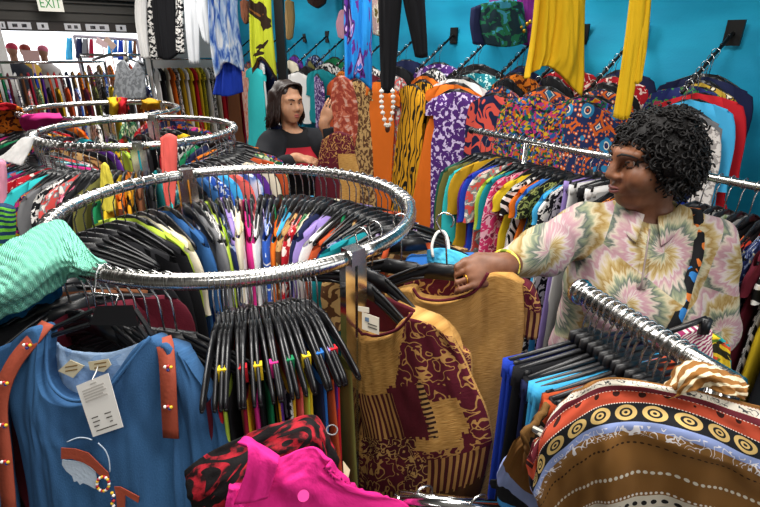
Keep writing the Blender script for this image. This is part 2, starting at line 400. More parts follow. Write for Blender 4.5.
# ------------------------------------------------------------------ shared hanger and garment meshes (hung from the origin; width along x)
def hanger_meshes():
    m = MB()
    # centre plate and sloping arms with turned-down rounded ends
    m.add([(-.062,-.005,-.118),(.062,-.005,-.118),(.046,-.005,-.08),(-.046,-.005,-.08),(-.062,.005,-.118),(.062,.005,-.118),(.046,.005,-.08),(-.046,.005,-.08)],
          [(0,1,2,3),(7,6,5,4),(0,4,5,1),(1,5,6,2),(2,6,7,3),(3,7,4,0)])
    for s in (-1, 1):
        m.tube([(s*.04, 0, -.082), (s*.09, 0, -.098), (s*.15, 0, -.124), (s*.2, 0, -.15), (s*.214, 0, -.162)], [.0045, .0045, .0045, .0045, .004], 6)
        m.tube([(s*.055, 0, -.116), (s*.1, 0, -.126), (s*.15, 0, -.146), (s*.2, 0, -.168), (s*.214, 0, -.166)], [.0042, .0042, .0042, .0042, .004], 6)
        m.add([(s*.045,-.002,-.085),(s*.2,-.002,-.15),(s*.2,-.002,-.168),(s*.055,-.002,-.116),(s*.045,.002,-.085),(s*.2,.002,-.15),(s*.2,.002,-.168),(s*.055,.002,-.116)], [(0,1,2,3),(7,6,5,4),(0,4,5,1),(2,6,7,3)])
    h = MB(); P = [(.0195*cos(a), 0, .0195*sin(a)) for a in [RD(k) for k in range(-50, 200, 20)]]
    P += [(-.012, 0, -.02), (-.002, 0, -.036), (0, 0, -.06), (0, 0, -.106)]
    h.tube(P[::1], .0021, 6)
    m.v = [(x*.93, y, z-.026) for x, y, z in m.v]
    return m.mesh('clothes_hanger'), h.mesh('hook')
HB, HH = hanger_meshes(); HH0 = MB().tube([(0, 0, -.09), (0, 0, -.106)], .0021, 6).mesh('hook'); HH0.materials.append(WIRE); HB.materials.append(BLACKP); HH.materials.append(WIRE)
def hanger2():
    """clip hanger: straight bar with two clips"""
    m = MB(); m.tube([(-.155, 0, -.1), (0, 0, -.09), (.155, 0, -.1)], .0048, 6); m.box((0, 0, -.083), (.05, .008, .03))
    for s in (-1, 1): m.box((s*.145, 0, -.125), (.02, .014, .05)); m.box((s*.145, .009, -.108), (.014, .006, .02))
    return m.mesh('clip_hanger')
HC = hanger2(); HC.materials.append(BLACKP)

def body_mesh(name, zb, w0, w1, th, shoulder=True, scoop=.05, zt=-.103, drop=.062, seed=0, flare=1.0, strap=False):
    m = MB(); NA, NR = 32, 12; V = []; F = []; UV = []
    for j in range(NR+1):
        v = j/NR
        for k in range(NA):
            a = 2*pi*k/NA; c, s_ = cos(a), sin(a)
            W_ = w0+(w1-w0)*min(1, v*1.2)+(.02 if v > .8 else 0)*flare
            if shoulder and v < .25: W_ = w0*(1-.12*(v/.25))
            x = W_*math.copysign(abs(c)**.75, c)
            T = th*(.7+.3*min(1, v*4))
            y = T*math.copysign(abs(s_)**.7, s_)
            y += T*.5*sin(x*60+seed*2+v*2)*v + T*.35*sin(x*23+seed)*v
            ax = abs(x)/.2
            if shoulder:
                top = zt-drop*ax
                if abs(x) < .085: top -= (scoop*1.25 if s_ < 0 else scoop*.2)*(1-(abs(x)/.085)**2)
                if strap and abs(x) < .12 : top = zt-.12-(.03 if s_ < 0 else 0)
                if strap and abs(x) >= .12: top -= .12
            else: top = zt
            bot = zb+.012*sin(x*17+seed*3)
            z = top+(bot-top)*v
            V.append((x, y, z)); UV.append((x+(.6 if s_ > 0 else 0), z))
    for j in range(NR):
        for k in range(NA):
            l = (k+1) % NA; F.append((j*NA+k, (j+1)*NA+k, (j+1)*NA+l, j*NA+l))
    if shoulder and not strap:
        for k in range(NA//2):
            if abs(V[k][0]) > .075 or abs(V[k+1][0]) > .075: F.append((k, k+1, (NA-k-1) % NA, (NA-k) % NA))
    m.add(V, F, UV)
    if strap:
        for s in (-1, 1): m.ribbon([(s*.06, 0, -.12), (s*.075, -.004, -.17), (s*.085, -.006, -.26)], .016, .004, (1, 0, 0))
    return m.mesh(name)
def sleeve_mesh(s, L, r0=.06, r1=.05, th=.013, out=.05):
    m = MB(); NA, NR = 14, 7; V = []; F = []; UV = []
    for j in range(NR+1):
        v = j/NR; cx = s*(.175+out*v+.012*sin(v*5)); cz = -.162-L*v; r = r0+(r1-r0)*v
        if j == 0: r *= .9
        for k in range(NA):
            a = 2*pi*k/NA; x = cx+r*cos(a); V.append((x, th*sin(a)*(1+.4*sin(3*a+v*6)), cz+(.025*(-s*cos(a)))*(1-v)+.0)); UV.append((x, cz))
    for j in range(NR):
        for k in range(NA):
            l = (k+1) % NA; F.append((j*NA+k, (j+1)*NA+k, (j+1)*NA+l, j*NA+l))
    return m.add(V, F, UV).mesh('sleeve')
def trouser_mesh(zb, seed=0):
    m = MB()
    for s in (-1, 1):
        V = []; F = []; UV = []; NA, NR = 16, 9
        for j in range(NR+1):
            v = j/NR; cx = s*(.08+.012*v); r = .086-.012*v
            for k in range(NA):
                a = 2*pi*k/NA; x = cx+r*cos(a); z = -.12+(zb+.12)*v; V.append((x, .013*sin(a)*(1+.3*sin(4*a+v*5+seed)), z)); UV.append((x, z))
        for j in range(NR):
            for k in range(NA):
                l = (k+1) % NA; F.append((j*NA+k, (j+1)*NA+k, (j+1)*NA+l, j*NA+l))
        m.add(V, F, UV)
    m.box((0, 0, -.122), (.325, .018, .04))
    return m.mesh('trousers')
GB = {  # kind -> (body variants, sleeve length or 0)
 'blouse': ([body_mesh('blouse', -.66, .2, .2, .012, seed=i) for i in range(3)], .24),
 'tunic': ([body_mesh('tunic', -.82, .2, .215, .013, seed=i+5) for i in range(2)], .40),
 'jacket': ([body_mesh('jacket', -.7, .21, .21, .017, seed=i+8, scoop=.1) for i in range(2)], .5),
 'maxi dress': ([body_mesh('dress', -1.42, .2, .25, .016, seed=i+19, scoop=.08) for i in range(2)], .12),
 'dress': ([body_mesh('dress', -1.08, .2, .25, .015, seed=i+9, scoop=.08) for i in range(2)], .12),
 'camisole': ([body_mesh('camisole', -.72, .155, .17, .011, seed=i+12, strap=True) for i in range(2)], 0),
 'skirt': ([body_mesh('skirt', -.85, .16, .2, .012, shoulder=False, zt=-.13, seed=i+3) for i in range(2)], 0),
 'trousers': ([trouser_mesh(-1.0, i) for i in range(2)], 0),
}
SL = {k: [sleeve_mesh(s, v[1], *((.06, .05) if k != 'jacket' else (.065, .055))) for s in (-1, 1)] for k, v in GB.items() if v[1]}
for k, v in GB.items():
    for me in v[0]: me.materials.append(None)
for k, v in SL.items():
    for me in v: me.materials.append(None)
def omat(o, m):
    o.material_slots[0].link = 'OBJECT'; o.material_slots[0].material = m
    return o
USED = set()
ORD = ['first','second','third','fourth','fifth','sixth','seventh','eighth','ninth','tenth','eleventh','twelfth','thirteenth','fourteenth','fifteenth','sixteenth','seventeenth','eighteenth','nineteenth','twentieth']
def uniq(lab, alts):
    for l in [lab]+alts:
        if l not in USED: USED.add(l); return l
    return lab
def hang(pos, rz, mat, kind, label, group, tilt=(0, 0), hlabel=None, hgroup='black plastic hangers on the racks', clip=False, sleeves=True, seed=0, lift=0.0, sc=1.0, hookrot=0.0, hook=True):
    """one garment on one hanger; the hook goes round the tube at pos"""
    M = Matrix.Translation(pos) @ Matrix.Rotation(rz, 4, 'Z') @ Matrix.Rotation(tilt[0], 4, 'Y') @ Matrix.Rotation(tilt[1], 4, 'X') @ Matrix.Scale(sc, 4)
    if kind is None: M = M @ Matrix.Translation((0, 0, .026))
    if hlabel is not None:
        h = bpy.data.objects.new('clothes_hanger' if not clip else 'clip_hanger', HC if clip else HB); COL.objects.link(h); h.matrix_basis = M
        tag(h, hlabel, 'hanger', hgroup)
        k = bpy.data.objects.new('hook', HH if hook else HH0); COL.objects.link(k); k.parent = h; k['label'] = 'chrome hook'; k.rotation_euler = (0, 0, hookrot)
    if kind:
        bodies, sl = GB[kind]
        g = bpy.data.objects.new(kind.replace(' ', '_'), bodies[seed % len(bodies)]); COL.objects.link(g); g.matrix_basis = M @ Matrix.Translation((0, 0, lift))
        omat(g, mat); tag(g, label, {'blouse': 'top', 'tunic': 'top', 'camisole': 'top', 'maxi dress': 'dress'}.get(kind, kind), group)
        if sl and sleeves:
            for me in SL[kind]:
                c = bpy.data.objects.new('sleeve', me); COL.objects.link(c); c.parent = g; omat(c, mat)
        return g

def hang_row(items, pts, where, group, clip=False, marks=None, sleeves=True, hangers=True, tiltr=.05, near='left', lift=0.0, sc=1.0, hl=True):
    """items: (colour, kind) in order; pts: (position, heading) in the same order"""
    n = len(items)
    for i, ((c, k), (p, rz)) in enumerate(zip(items, pts)):
        a = items[i-1][0] if i else None; b = items[i+1][0] if i < n-1 else None
        if a and b:
            lab = f'{c} {k} between {a} and {b} ones, {where}' if a != b else f'{c} {k} between two {a} ones, {where}'
            hlab = f'black hanger holding {c} {k} between {a} and {b}, {where}'
        else:
            e = near if i == 0 else {'left': 'right', 'front': 'back', 'right': 'left'}[near]
            lab = f'{c} {k} at the {e} end, {where}'; hlab = f'black hanger holding the {c} {k} at the {e} end, {where}'
        o = ORD[min(i, 19)] if i < 20 else ORD[min(n-1-i, 19)]; side = near if i < 20 else {'left': 'right', 'front': 'back', 'right': 'left'}[near]
        alt = [f'{c} {k}, {o} from the {side}, {where}']; halt = [f'black hanger, {o} from the {side}, {where}']
        if len(hlab.split()) > 16: hlab = f'hanger holding {c} {k} between {a} and {b}, {where}'
        if len(hlab.split()) > 16: hlab = halt[0]
        if len(lab.split()) > 16: lab = alt[0]
        lab = uniq(lab, alt); hlab = uniq(hlab, halt)
        hang(p, rz+rnd.uniform(-.05, .05), MATS[c], k, lab, group, (rnd.uniform(-tiltr, tiltr), rnd.uniform(-.03, .03)), hlab if hangers else None, clip=clip and k in ('skirt', 'trousers'), sleeves=sleeves, seed=i, lift=lift+rnd.uniform(-.008, .008), sc=sc)
        if marks and i in marks:
            h = [o for o in COL.objects if o.get('label') == hlab][-1]; MB().box((.125, 0, -.16), (.018, .018, .038)).build('size_marker', MATS[marks[i]], h, False)['label'] = marks[i]+' size marker'

# ------------------------------------------------------------------ racks
RZ, RR, RT = 1.385, .46, .0165
def round_rack(cx, cy, label, joints):
    e = empty('round_rack', (cx, cy, 0), label, 'clothes rack', 'chrome round clothes racks')
    for i, a in enumerate(joints):
        b = joints[(i+1) % 3]; b = b if b > a else b+360
        P = [(RR*cos(RD(a+1+(b-a-2)*k/28)), RR*sin(RD(a+1+(b-a-2)*k/28)), RZ) for k in range(29)]
        MB().tube(P, RT, 14).build('rail_arc', TUBE, e)
        x, y = RR*cos(RD(a)), RR*sin(RD(a)); M = Matrix.Translation((x, y, 0)) @ Matrix.Rotation(RD(a), 4, 'Z')
        m = MB(); m.box((0, -.017, .72), (.02, .026, 1.34), M); m.box((0, .017, .72), (.02, .026, 1.30), M); m.box((0, 0, 1.388), (.036, .038, .034), M); m.build('post', CHROME, e, False)
        m = MB(); m.tube([(x, y, .06), (x*.5, y*.5, .06), (0, 0, .06)], .012, 8); m.ball((x, y, .03), .03, 6); m.build('base_spoke', CHROME, e)
    MB().tube([(0, 0, .03), (0, 0, .12)], .03, 12).build('hub', CHROME, e)
    return e
C1 = Vector((-.379, 1.304, RZ)); C2 = Vector((-1.224, 2.569, RZ)); C3 = Vector((-1.821, 3.364, RZ))
round_rack(C1.x, C1.y, 'large nearest round chrome clothes rack crowded with black hangers', (72, 192, 314.5) if False else (128, 214, 314.5))
round_rack(C2.x, C2.y, 'middle round chrome clothes rack between the near one and the far one', (106, 200, 293))
round_rack(C3.x, C3.y, 'farthest round chrome clothes rack near the shop opening', (60, 180, 300))
def ringpts(C, a0, a1, n, jit=.4):
    out = []
    for i in range(n):
        a = RD(a0+(a1-a0)*(i+rnd.uniform(-jit, jit)*.5)/(max(1, n-1)))
        out.append((Vector((C.x+RR*cos(a), C.y+RR*sin(a), RZ)), a))
    return out
def L(s, maxi=False):
    out = []
    for w in s.split(','):
        w = w.strip(); c, k = w.rsplit(' ', 1); out.append((c, 'maxi dress' if maxi and k == 'dress' else k))
    return out
near = 'near round rack'
# left part of the near rack (behind the mint jumper), from the left round to the back
it = L('black camisole,navy camisole,black camisole,teal camisole,black camisole,maroon camisole,black jacket,yellow print camisole,black jacket,lime blouse,cream blouse,purple print camisole,denim blouse,blue print camisole')
hang_row(it, ringpts(C1, 196, 131, len(it)), 'left side of '+near, 'garments on the near round rack')
it = L('grey blouse,black white blouse,lime blouse,navy print blouse,lilac blouse,white blouse,cream blouse,magenta blouse,pink print camisole,white blouse,purple print camisole,blue print blouse,green camisole,orange blouse,teal camisole,sky blue blouse,tan print blouse,red print blouse,green print blouse,cream blouse,navy blouse')
hang_row(it, ringpts(C1, 125, 66, len(it)), 'far side of '+near, 'garments on the near round rack')
it = L('purple camisole,lilac blouse,white blouse,green camisole,rust blouse,tan print camisole,navy print blouse,coral floral camisole,teal blouse,yellow print camisole,purple print camisole,black camisole,tan print blouse,rust camisole')
hang_row(it, ringpts(C1, 62, 8, len(it)), 'right side of '+near, 'garments on the near round rack')
it = L('maroon skirt,red skirt,lime skirt,black skirt,brown skirt,yellow skirt,crimson skirt,magenta skirt,black skirt,green skirt,gold black skirt,purple skirt,black white skirt,mustard skirt,coral skirt,lime skirt,yellow skirt,navy skirt,blue skirt,rust skirt,purple skirt,red skirt,olive skirt')
hang_row(it, ringpts(C1, 277.5, 303, len(it), .3), 'front of '+near, 'garments on the near round rack', tiltr=.03, lift=-.07, sc=.86, marks={2: 'yellow', 5: 'red', 8: 'yellow', 10: 'magenta', 13: 'green', 16: 'yellow', 18: 'blue', 20: 'lilac', 21: 'red'})
it = L('navy camisole,black blouse,teal camisole,black blouse,crimson camisole,black blouse,maroon camisole,purple camisole,black camisole')
hang_row(it, [(p, a+RD(90-1.5*i)) for i, (p, a) in enumerate(ringpts(C1, 243, 268, len(it)))], 'front left of '+near, 'garments on the near round rack', lift=-.06)
mid = 'middle round rack'
it = L('pink blouse,maroon blouse,teal print blouse,sky blue blouse,black blouse,blue blouse,turquoise print blouse,magenta blouse,teal print blouse,red print blouse,crimson blouse,turquoise blouse,rainbow blouse,grey blouse,black white blouse,coral floral blouse,pink print blouse,black blouse,olive blouse,green blouse,yellow blouse,orange print blouse,gold black blouse,brown blouse,black blouse')
hang_row(it, ringpts(C2, 200, 297, len(it)), 'front of '+mid, 'garments on the middle round rack')
it = L('turquoise blouse,teal print blouse,black blouse,denim blouse,blue print blouse,sky blue blouse,coral blouse,blue white blouse,purple blouse,cream blouse,black blouse,rust blouse,black jacket,green print blouse')
hang_row(it, ringpts(C2, 301, 372, len(it)), 'right side of '+mid, 'garments on the middle round rack')
it = L('rainbow blouse,black blouse,orange print blouse,navy blouse,green blouse,black white blouse,red blouse,black jacket,teal blouse,lime blouse,purple blouse,black blouse,tan print blouse,coral floral blouse')
hang_row(it, ringpts(C2, 15, 190, len(it)), 'back of '+mid, 'garments on the middle round rack')
far = 'farthest round rack'
it = L('red blouse,orange print blouse,gold black blouse,magenta blouse,ochre print blouse,green blouse,black blouse,rainbow blouse,navy blouse,red black blouse,teal blouse,black white blouse,yellow blouse,red blouse,black blouse,orange blouse,navy print blouse,yellow blouse')
hang_row(it, ringpts(C3, 180, 350, len(it)), 'front of '+far, 'garments on the farthest round rack')
it = L('black blouse,rainbow blouse,navy blouse,red print blouse,green print blouse,black white blouse,orange blouse,black jacket')
hang_row(it, ringpts(C3, 5, 172, len(it)), 'back of '+far, 'garments on the farthest round rack', hangers=False)

# straight rail in front of the turquoise wall
R0 = Vector((.494, 2.70, RZ)); R1 = R0+WD*1.62
e = empty('straight_rack', ((R0+R1)/2).xy.to_3d(), 'long straight chrome clothes rail running behind the woman in tie-dye', 'clothes rack')
place('rail', MB().tube([R0-WD*.02, R1], .0145, 12), TUBE, e)
m = MB(); m.ball(R0-WD*.025, .019, 8); place('end_cap', m, BLACKP, e)
for q in (.35, 1.45):
    p = R0+WD*q; m = MB(); m.tube([p, (p.x, p.y, .05)], .0135, 10); place('post', m, CHROME, e)
    m = MB(); m.tube([(p.x-.25*.823, p.y-.25*.568, .04), (p.x+.25*.823, p.y+.25*.568, .04)], .014, 8); place('foot', m, CHROME, e)
it = L('dark green jacket,olive jacket,turquoise jacket,mustard blouse,purple blouse,royal blue blouse,coral floral blouse,lime blouse,teal blouse,pink print tunic,yellow dress,zebra dress,orange dress,blue dress,leopard dress,sky blue dress,black white dress,lilac trousers,white trousers,black trousers,white trousers,black dress,orange print dress,white dress,mustard trousers,black trousers,navy trousers,royal blue blouse,grey blouse,black jacket,black white blouse,green print blouse,white jacket,black jacket,flame dress,navy print dress,maroon dress,zebra dress,yellow dress,black dress')
pts = [(R0+WD*(.05+1.5*i/(len(it)-1)), math.atan2(WN.y, WN.x)-.26*max(0, 1-i/16)) for i in range(len(it))]
hang_row(it, pts, 'straight rail behind woman', 'garments on the straight rail', clip=True)

# sloping arms on the turquoise wall
ARMS = [(1.42, 'maroon dress,zebra dress,ochre print dress,leaf tunic,navy tunic', 'rightmost wall arm'),
        (.78, 'pale print tunic,grey tunic,sky blue tunic,red tunic,leaf tunic,ochre print tunic,navy tunic', 'wall arm right of woman'),
        (.33, 'dashiki tunic,rainbow tunic,dashiki tunic,black blouse,red print blouse,navy tunic', 'wall arm behind yellow trousers'),
        (-.02, 'rainbow tunic,dashiki tunic,black blouse,red print tunic', 'wall arm behind yellow dress'),
        (-.33, 'navy coral tunic,dashiki tunic,black blouse,orange print tunic,navy tunic', 'wall arm under leaf tote'),
        (-.72, 'purple print dress,orange dress,white dress,teal print dress,black dress', 'wall arm left of leaf tote'),
        (-1.13, 'gold black dress,gold black dress,orange dress,black white dress,purple print dress', 'wall arm with batik dresses'),
        (-1.55, 'orange dress,coral floral dress,black dress,navy dress', 'wall arm beside black trousers'),
        (-1.95, 'tan print dress,maroon dress,black white dress', 'wall arm behind black trousers'),
        (-2.3, 'rust dress,orange print dress,purple print dress,black dress', 'wall arm under blue dress'),
        (-2.7, 'purple print blouse,teal blouse,black white blouse,green blouse', 'wall arm left of blue dress'),
        (-3.1, 'white blouse,black blouse,olive blouse,navy print blouse', 'wall arm behind far woman'),
        (-3.63, 'white camisole,black blouse,cream blouse,purple blouse', 'wall arm right of column'),
        (-4.3, 'turquoise dress,white dress,navy dress', 'wall arm left of column'),
        (-4.75, 'coral white dress,rainbow dress,purple dress', 'wall arm near blue dyed top'),
        (-5.2, 'brown dress,crimson dress,orange dress', 'wall arm in far corner')]
for t_, s_, where in ARMS:
    a = wallpt(t_, .03, 1.872); b = wallpt(t_, .37, 1.62)
    e = empty('wall_arm', wallpt(t_, 0, 1.872), f'black sloping display arm on turquoise wall, {where}', 'wall arm', 'sloping arms on the turquoise wall')
    place('arm', MB().tube([a, b], .0085, 8), BLACKM, e)
    M = Matrix.Translation(wallpt(t_, .02, 1.872)) @ Matrix.Rotation(math.atan2(WD.y, WD.x), 4, 'Z')
    m = MB(); m.box((0, 0, 0), (.075, .012, .11), M); place('plate', m, BLACKM, e, False)
    for k in range(6): place('stop_ball', MB().ball(a.lerp(b, (k+.5)/6.3)+Vector((0, 0, .009)), .008, 5), BLACKM, e)
    it = L(s_, True); n = len(it)
    pts = [(a.lerp(b, .97-.62*i/max(3, n-1))+Vector((0, 0, .004)), math.atan2(WD.y, WD.x)+pi+(.3 if 'left of leaf' in where else rnd.uniform(-.3, .3))) for i in range(n)]
    hang_row(it, pts, where, 'garments on the turquoise wall', near='front', hangers=True, sc=rnd.uniform(.86, 1.0), tiltr=.12)

# far rails at the shop front
def far_rail(name, s0, s1, off, z, lab, items, where, hangers=False, sc=.95):
    a, b = frontpt(s0, off, z), frontpt(s1, off, z)
    e = empty(name, ((a+b)/2).xy.to_3d(), lab, 'clothes rack', None)
    place('rail', MB().tube([a, b], .016, 8), CHROME, e)
    for p in (a, b): place('post', MB().tube([p, (p.x, p.y, 0)], .016, 8), CHROME, e)
    it = L(items); pts = [(a.lerp(b, (i+.6)/(len(it)+.2)), math.atan2(SN.y, SN.x)) for i in range(len(it))]
    hang_row(it, pts, where, 'garments along the shop front', hangers=hangers, sleeves=True, sc=sc)
far_rail('straight_rack', -.1, 1.55, .55, 1.55, 'long straight chrome rail of clothes below the bright opening', 
 'crimson jacket,grey jacket,maroon jacket,red jacket,grey blouse,white jacket,green tunic,green jacket,maroon blouse,white blouse,brown jacket,crimson jacket,royal blue tunic,purple blouse,rust blouse,red blouse,black white blouse,navy blouse,tan print tunic,orange print tunic,gold black tunic,rainbow tunic,black white blouse,blue print blouse', 'rail below opening')
far_rail('straight_rack', -.5, 1.9, 1.35, 1.42, 'lower chrome rail of clothes in front of the long rail below the opening',
 'black tunic,crimson jacket,rainbow tunic,navy tunic,teal print tunic,red print tunic,black jacket,gold black tunic,olive tunic,orange print tunic,purple print tunic,black white tunic,coral floral tunic,green print tunic,black tunic,mustard tunic,rust tunic,blue print tunic,maroon tunic,leopard tunic,black jacket,yellow tunic,red black tunic,grey tunic,orange tunic,navy print tunic', 'lower rail below opening')
far_rail('straight_rack', 1.3, 2.05, .45, 1.63, 'short chrome rail at the right of the bright opening', 'rainbow blouse,tan print blouse,orange print blouse,black white tunic,rust blouse,black tunic', 'rail right of opening')
far_rail('straight_rack', 2.15, 3.2, .42, 1.58, 'chrome rail of bright clothes under the hanging black dress', 
 'white dress,black dress,cream dress,orange dress,black white dress,mustard dress,white dress,yellow dress,red dress,yellow dress,yellow print dress,white dress,black white dress,cream dress,red dress,crimson dress,brown dress', 'rail under black dress')
# grey denim waistcoat facing the shop
g = Plane(at(128, 75, 6.1), (.2, -1, 0))
def prow(pl, pts): return [pl(*p) for p in pts]
vest = sheet('waistcoat', [prow(g, [(117, 64), (124, 60), (131, 70), (138, 60), (144, 64)]), prow(g, [(115, 76), (122, 76), (130, 77), (138, 76), (145, 76)]), prow(g, [(113, 98), (122, 99), (130, 99), (138, 99), (146, 98)])],
   blotch('8f9296', '6f7276', 30, .5), None, 24, 24, .02, .03, .02)
tag(vest, 'grey denim waistcoat hanging open-necked below the bright opening', 'waistcoat')
m = MB(); m.tube([at(117, 65, 6.1), at(130, 59, 6.13), at(144, 65, 6.1)], .012, 6); m.tube([at(130, 59, 6.13), at(130, 54, 6.13)], .006, 5)
tag(m.build('clothes_hanger', BLACKP), 'black hanger holding the grey denim waistcoat below the opening', 'hanger')
m = MB(); m.tube([at(128, 53.5, 6.1), at(112, 54, 6.1), at(92, 60, 6.0)], .014, 8); m.tube([at(128, 53.5, 6.1), at(128, 100, 6.2)], .014, 8)
tag(m.build('clothes_stand', CHROME), 'bent chrome clothes stand carrying the grey denim waistcoat', 'clothes rack')

# market stall outside the opening
def outs(px, py, Y): return at(px, py, Y)
e = empty('market_stall', at(105, 50, 11.5).xy.to_3d(), 'white market stall across the street hung with clothes', 'stall')
m = MB(); m.tube([outs(74, 36, 11.5), outs(137, 40, 11.5)], .03, 6); m.tube([outs(74, 36, 11.5), (outs(74, 36, 11.5).x, 11.5, 0)], .03, 6); m.tube([outs(137, 40, 11.5), (outs(137, 40, 11.5).x, 11.5, 0)], .03, 6); place('frame', m, simple('stall_frame', '8a8088', .5), e)
for i, (x0, x1, c, y1) in enumerate([(66, 72, 'sky blue', 60), (76, 82, 'navy', 58), (82, 88, 'grey', 58), (89, 93, 'crimson', 58), (108, 112, 'sky blue', 56), (113, 117, 'blue', 58), (118, 123, 'royal blue', 60), (124, 127, 'cream', 60), (128, 132, 'blue', 60), (133, 136, 'brown', 58)]):
    pl = Plane(at(100, 45, 11.45), (0, -1, 0)); y0 = 38+ (x0-74)*.05
    o = sheet('dress', [prow(pl, [(x0+.6, y0), ((x0+x1)/2, y0+.8), (x1-.6, y0)]), prow(pl, [(x0, (y0+y1)/2), ((x0+x1)/2, (y0+y1)/2), (x1, (y0+y1)/2)]), prow(pl, [(x0-.4, y1), ((x0+x1)/2, y1), (x1+.4, y1)])], MATS[c], None, 8, 8, .02, .03, .02, seed=i)
    tag(o, f'{c} dress on the stall across the street, ' + ['far left', 'left of a grey one', 'right of a navy one', 'right of a grey one', 'left of the blue cluster', 'leftmost in the blue cluster', 'deepest blue in the cluster', 'pale one in the cluster', 'right in the blue cluster', 'at the stall right post'][i], 'dress', 'dresses on the stall outside')
TAGC = simple('card_tan', 'c9a896', .8)
for px, py, lab, rz in ((102, 43, 'pinkish card sign tilted on the stall across the street', .5), (110, 43, 'brown card sign tilted on the stall beside the blue dresses', .8)):
    M = Matrix.Translation(at(px, py, 11.2)) @ Matrix.Rotation(rz, 4, 'Y'); m = MB(); m.box((0, 0, 0), (.24, .02, .12), M); c_ = at(px, py, 11.22); m.tube([c_, (c_.x, c_.y, 0)], .012, 5); tag(m.build('card_sign', TAGC if rz > .6 else simple('card_pink', 'd9b6b4', .8), None, False), lab, 'sign')
# passers-by beyond the opening: small, seen head and shoulders
def passer(px, py, Y, coat, hat, lab):
    h = at(px, py, Y); s = 1.0
    m = MB(); m.ball(h, (.075, .085, .1), 8); m.tube([h-Vector((0, 0, .05)), h-Vector((0, 0, .2))], .055, 8)
    m.tube([h-Vector((0, 0, .17)), h-Vector((0, 0, .3)), h-Vector((0, 0, .7)), h-Vector((0, 0, h.z*.55))], [.07, .19, .18, .17], 10)
    m.tube([h-Vector((.09, 0, .75)), (h.x-.09, h.y, .05)], [.09, .06], 8); m.tube([h-Vector((-.09, 0, .75)), (h.x+.09, h.y, .05)], [.09, .06], 8)
    b = m.build('person', simple('skin_far', '8a5f48', .7)); tag(b, lab, 'person')
    m = MB(); m.tube([h-Vector((0, 0, .19)), h-Vector((0, 0, .3)), h-Vector((0, 0, .6)), h-Vector((0, 0, .85))], [.1, .215, .205, .21], 12); m.build('coat', plain(coat), b)
    m = MB(); m.ball(h+Vector((0, .01, .04)), (.083, .093, .075), 8); m.build('cap', plain(hat), b)
passer(12, 50, 9.0, '2a2c35', 'b8364e', 'person in a dark coat and pink cap outside, far left')
passer(25, 51, 9.4, 'd0a544', '8c3a30', 'person in a yellow coat with dark red hair outside')
passer(43, 52, 9.6, 'a9a19c', 'c2677a', 'person in a grey coat and pink cap outside, beside card')
m = MB(); m.box(at(31, 56, 8.6), (.26, .02, .17)); m.box((at(31, 56, 8.6).x, 8.6, .75), (.03, .02, 1.5)); tag(m.build('placard', simple('placard', 'c69c96', .8), None, False), 'pinkish placard standing outside between two people', 'sign')

# ------------------------------------------------------------------ garments hung high in front of the wall
def zrow(pl, pts): return [pl(*p) for p in pts]
def display(name, rows, Y, mat, label, cat, n=(0, -1, .0), puff=.03, fold=.05, ff=(7, 1.2), seed=0, nu=24, nv=30, cordpx=None):
    pl = Plane(at(rows[0][0][0], 40, Y), n); R = [zrow(pl, r) for r in rows]
    o = sheet(name, R, mat, None, nu, nv, .008, puff, fold, ff, seed, cloth=.012); tag(o, label, cat)
    c = (R[0][0]+R[0][-1])*.5; MB().tube([c, (c.x, c.y, 3.1)], .004, 5).build('cord', BLACKM, o)
    return o
display('tunic', [[(138, -25), (142, -28), (148, -25)], [(135, 14), (140, 14), (147, 14)], [(142, 58), (146, 59), (149, 58)]], 6.9, MATS['white'], 'long white tunic hanging at the right edge of the opening', 'top')
display('dress', [[(146, -20), (152, -20), (158, -20)], [(144, 18), (152, 18), (158, 18)], [(147, 58), (155, 60), (162, 60)]], 6.95, MATS['black white'], 'black and white printed dress hanging behind the white tunic', 'dress')
o = display('dress', [[(155, -30), (163, -30), (172, -30)], [(152, 10), (163, 10), (176, 10)], [(158, 57), (168, 60), (178, 54)]], 6.7, MATS['black'], 'long black dress hanging high beside the opening', 'dress')
display('scarf', [[(177, -20), (180, -20), (184, -20)], [(176, 20), (180, 20), (184, 20)], [(177, 52), (181, 54), (185, 52)]], 6.6, MATS['black white'], 'narrow black and white patterned scarf right of the black dress', 'scarf')
GREYT = plain('c9ccd0')
pl = Plane(at(195, 40, 6.2), (0, -1, 0))
o = sheet('trousers', [zrow(pl, [(183, -30), (190, -30), (198, -30)]), zrow(pl, [(184, 5), (191, 5), (199, 5)]), zrow(pl, [(189, 64), (194, 65), (200, 64)])], GREYT, None, 14, 24, .01, .03, .03); tag(o, 'pale grey trousers hanging high left of the blue dyed top', 'trousers')
q = sheet('leg', [zrow(pl, [(195, -30), (200, -30), (206, -30)]), zrow(pl, [(196, 8), (202, 6), (208, 4)]), zrow(pl, [(202, 38), (206, 42), (210, 46)])], GREYT, o, 14, 20, .01, .03, .02)
c = pl(195, -30); MB().tube([c, (c.x, c.y, 3.1)], .004, 5).build('cord', BLACKM, o)
display('top', [[(208, -30), (222, -30), (241, -30)], [(208, 8), (222, 8), (238, 8)], [(210, 45), (225, 45), (242, 45)], [(216, 79), (226, 62), (244, 72)]], 5.2, MATS['blue white'], 'long blue and white dyed top hanging above the royal blue skirt', 'top', fold=.08)
display('skirt', [[(221, 52), (230, 52), (240, 52)], [(217, 72), (229, 72), (242, 72)], [(213, 94), (228, 96), (243, 92)]], 5.32, MATS['royal blue'], 'royal blue skirt hanging under the blue and white dyed top', 'skirt')
FIG = blotch('b5bd2e', '2a1a10', 5.5, .56, '7a4a1c')
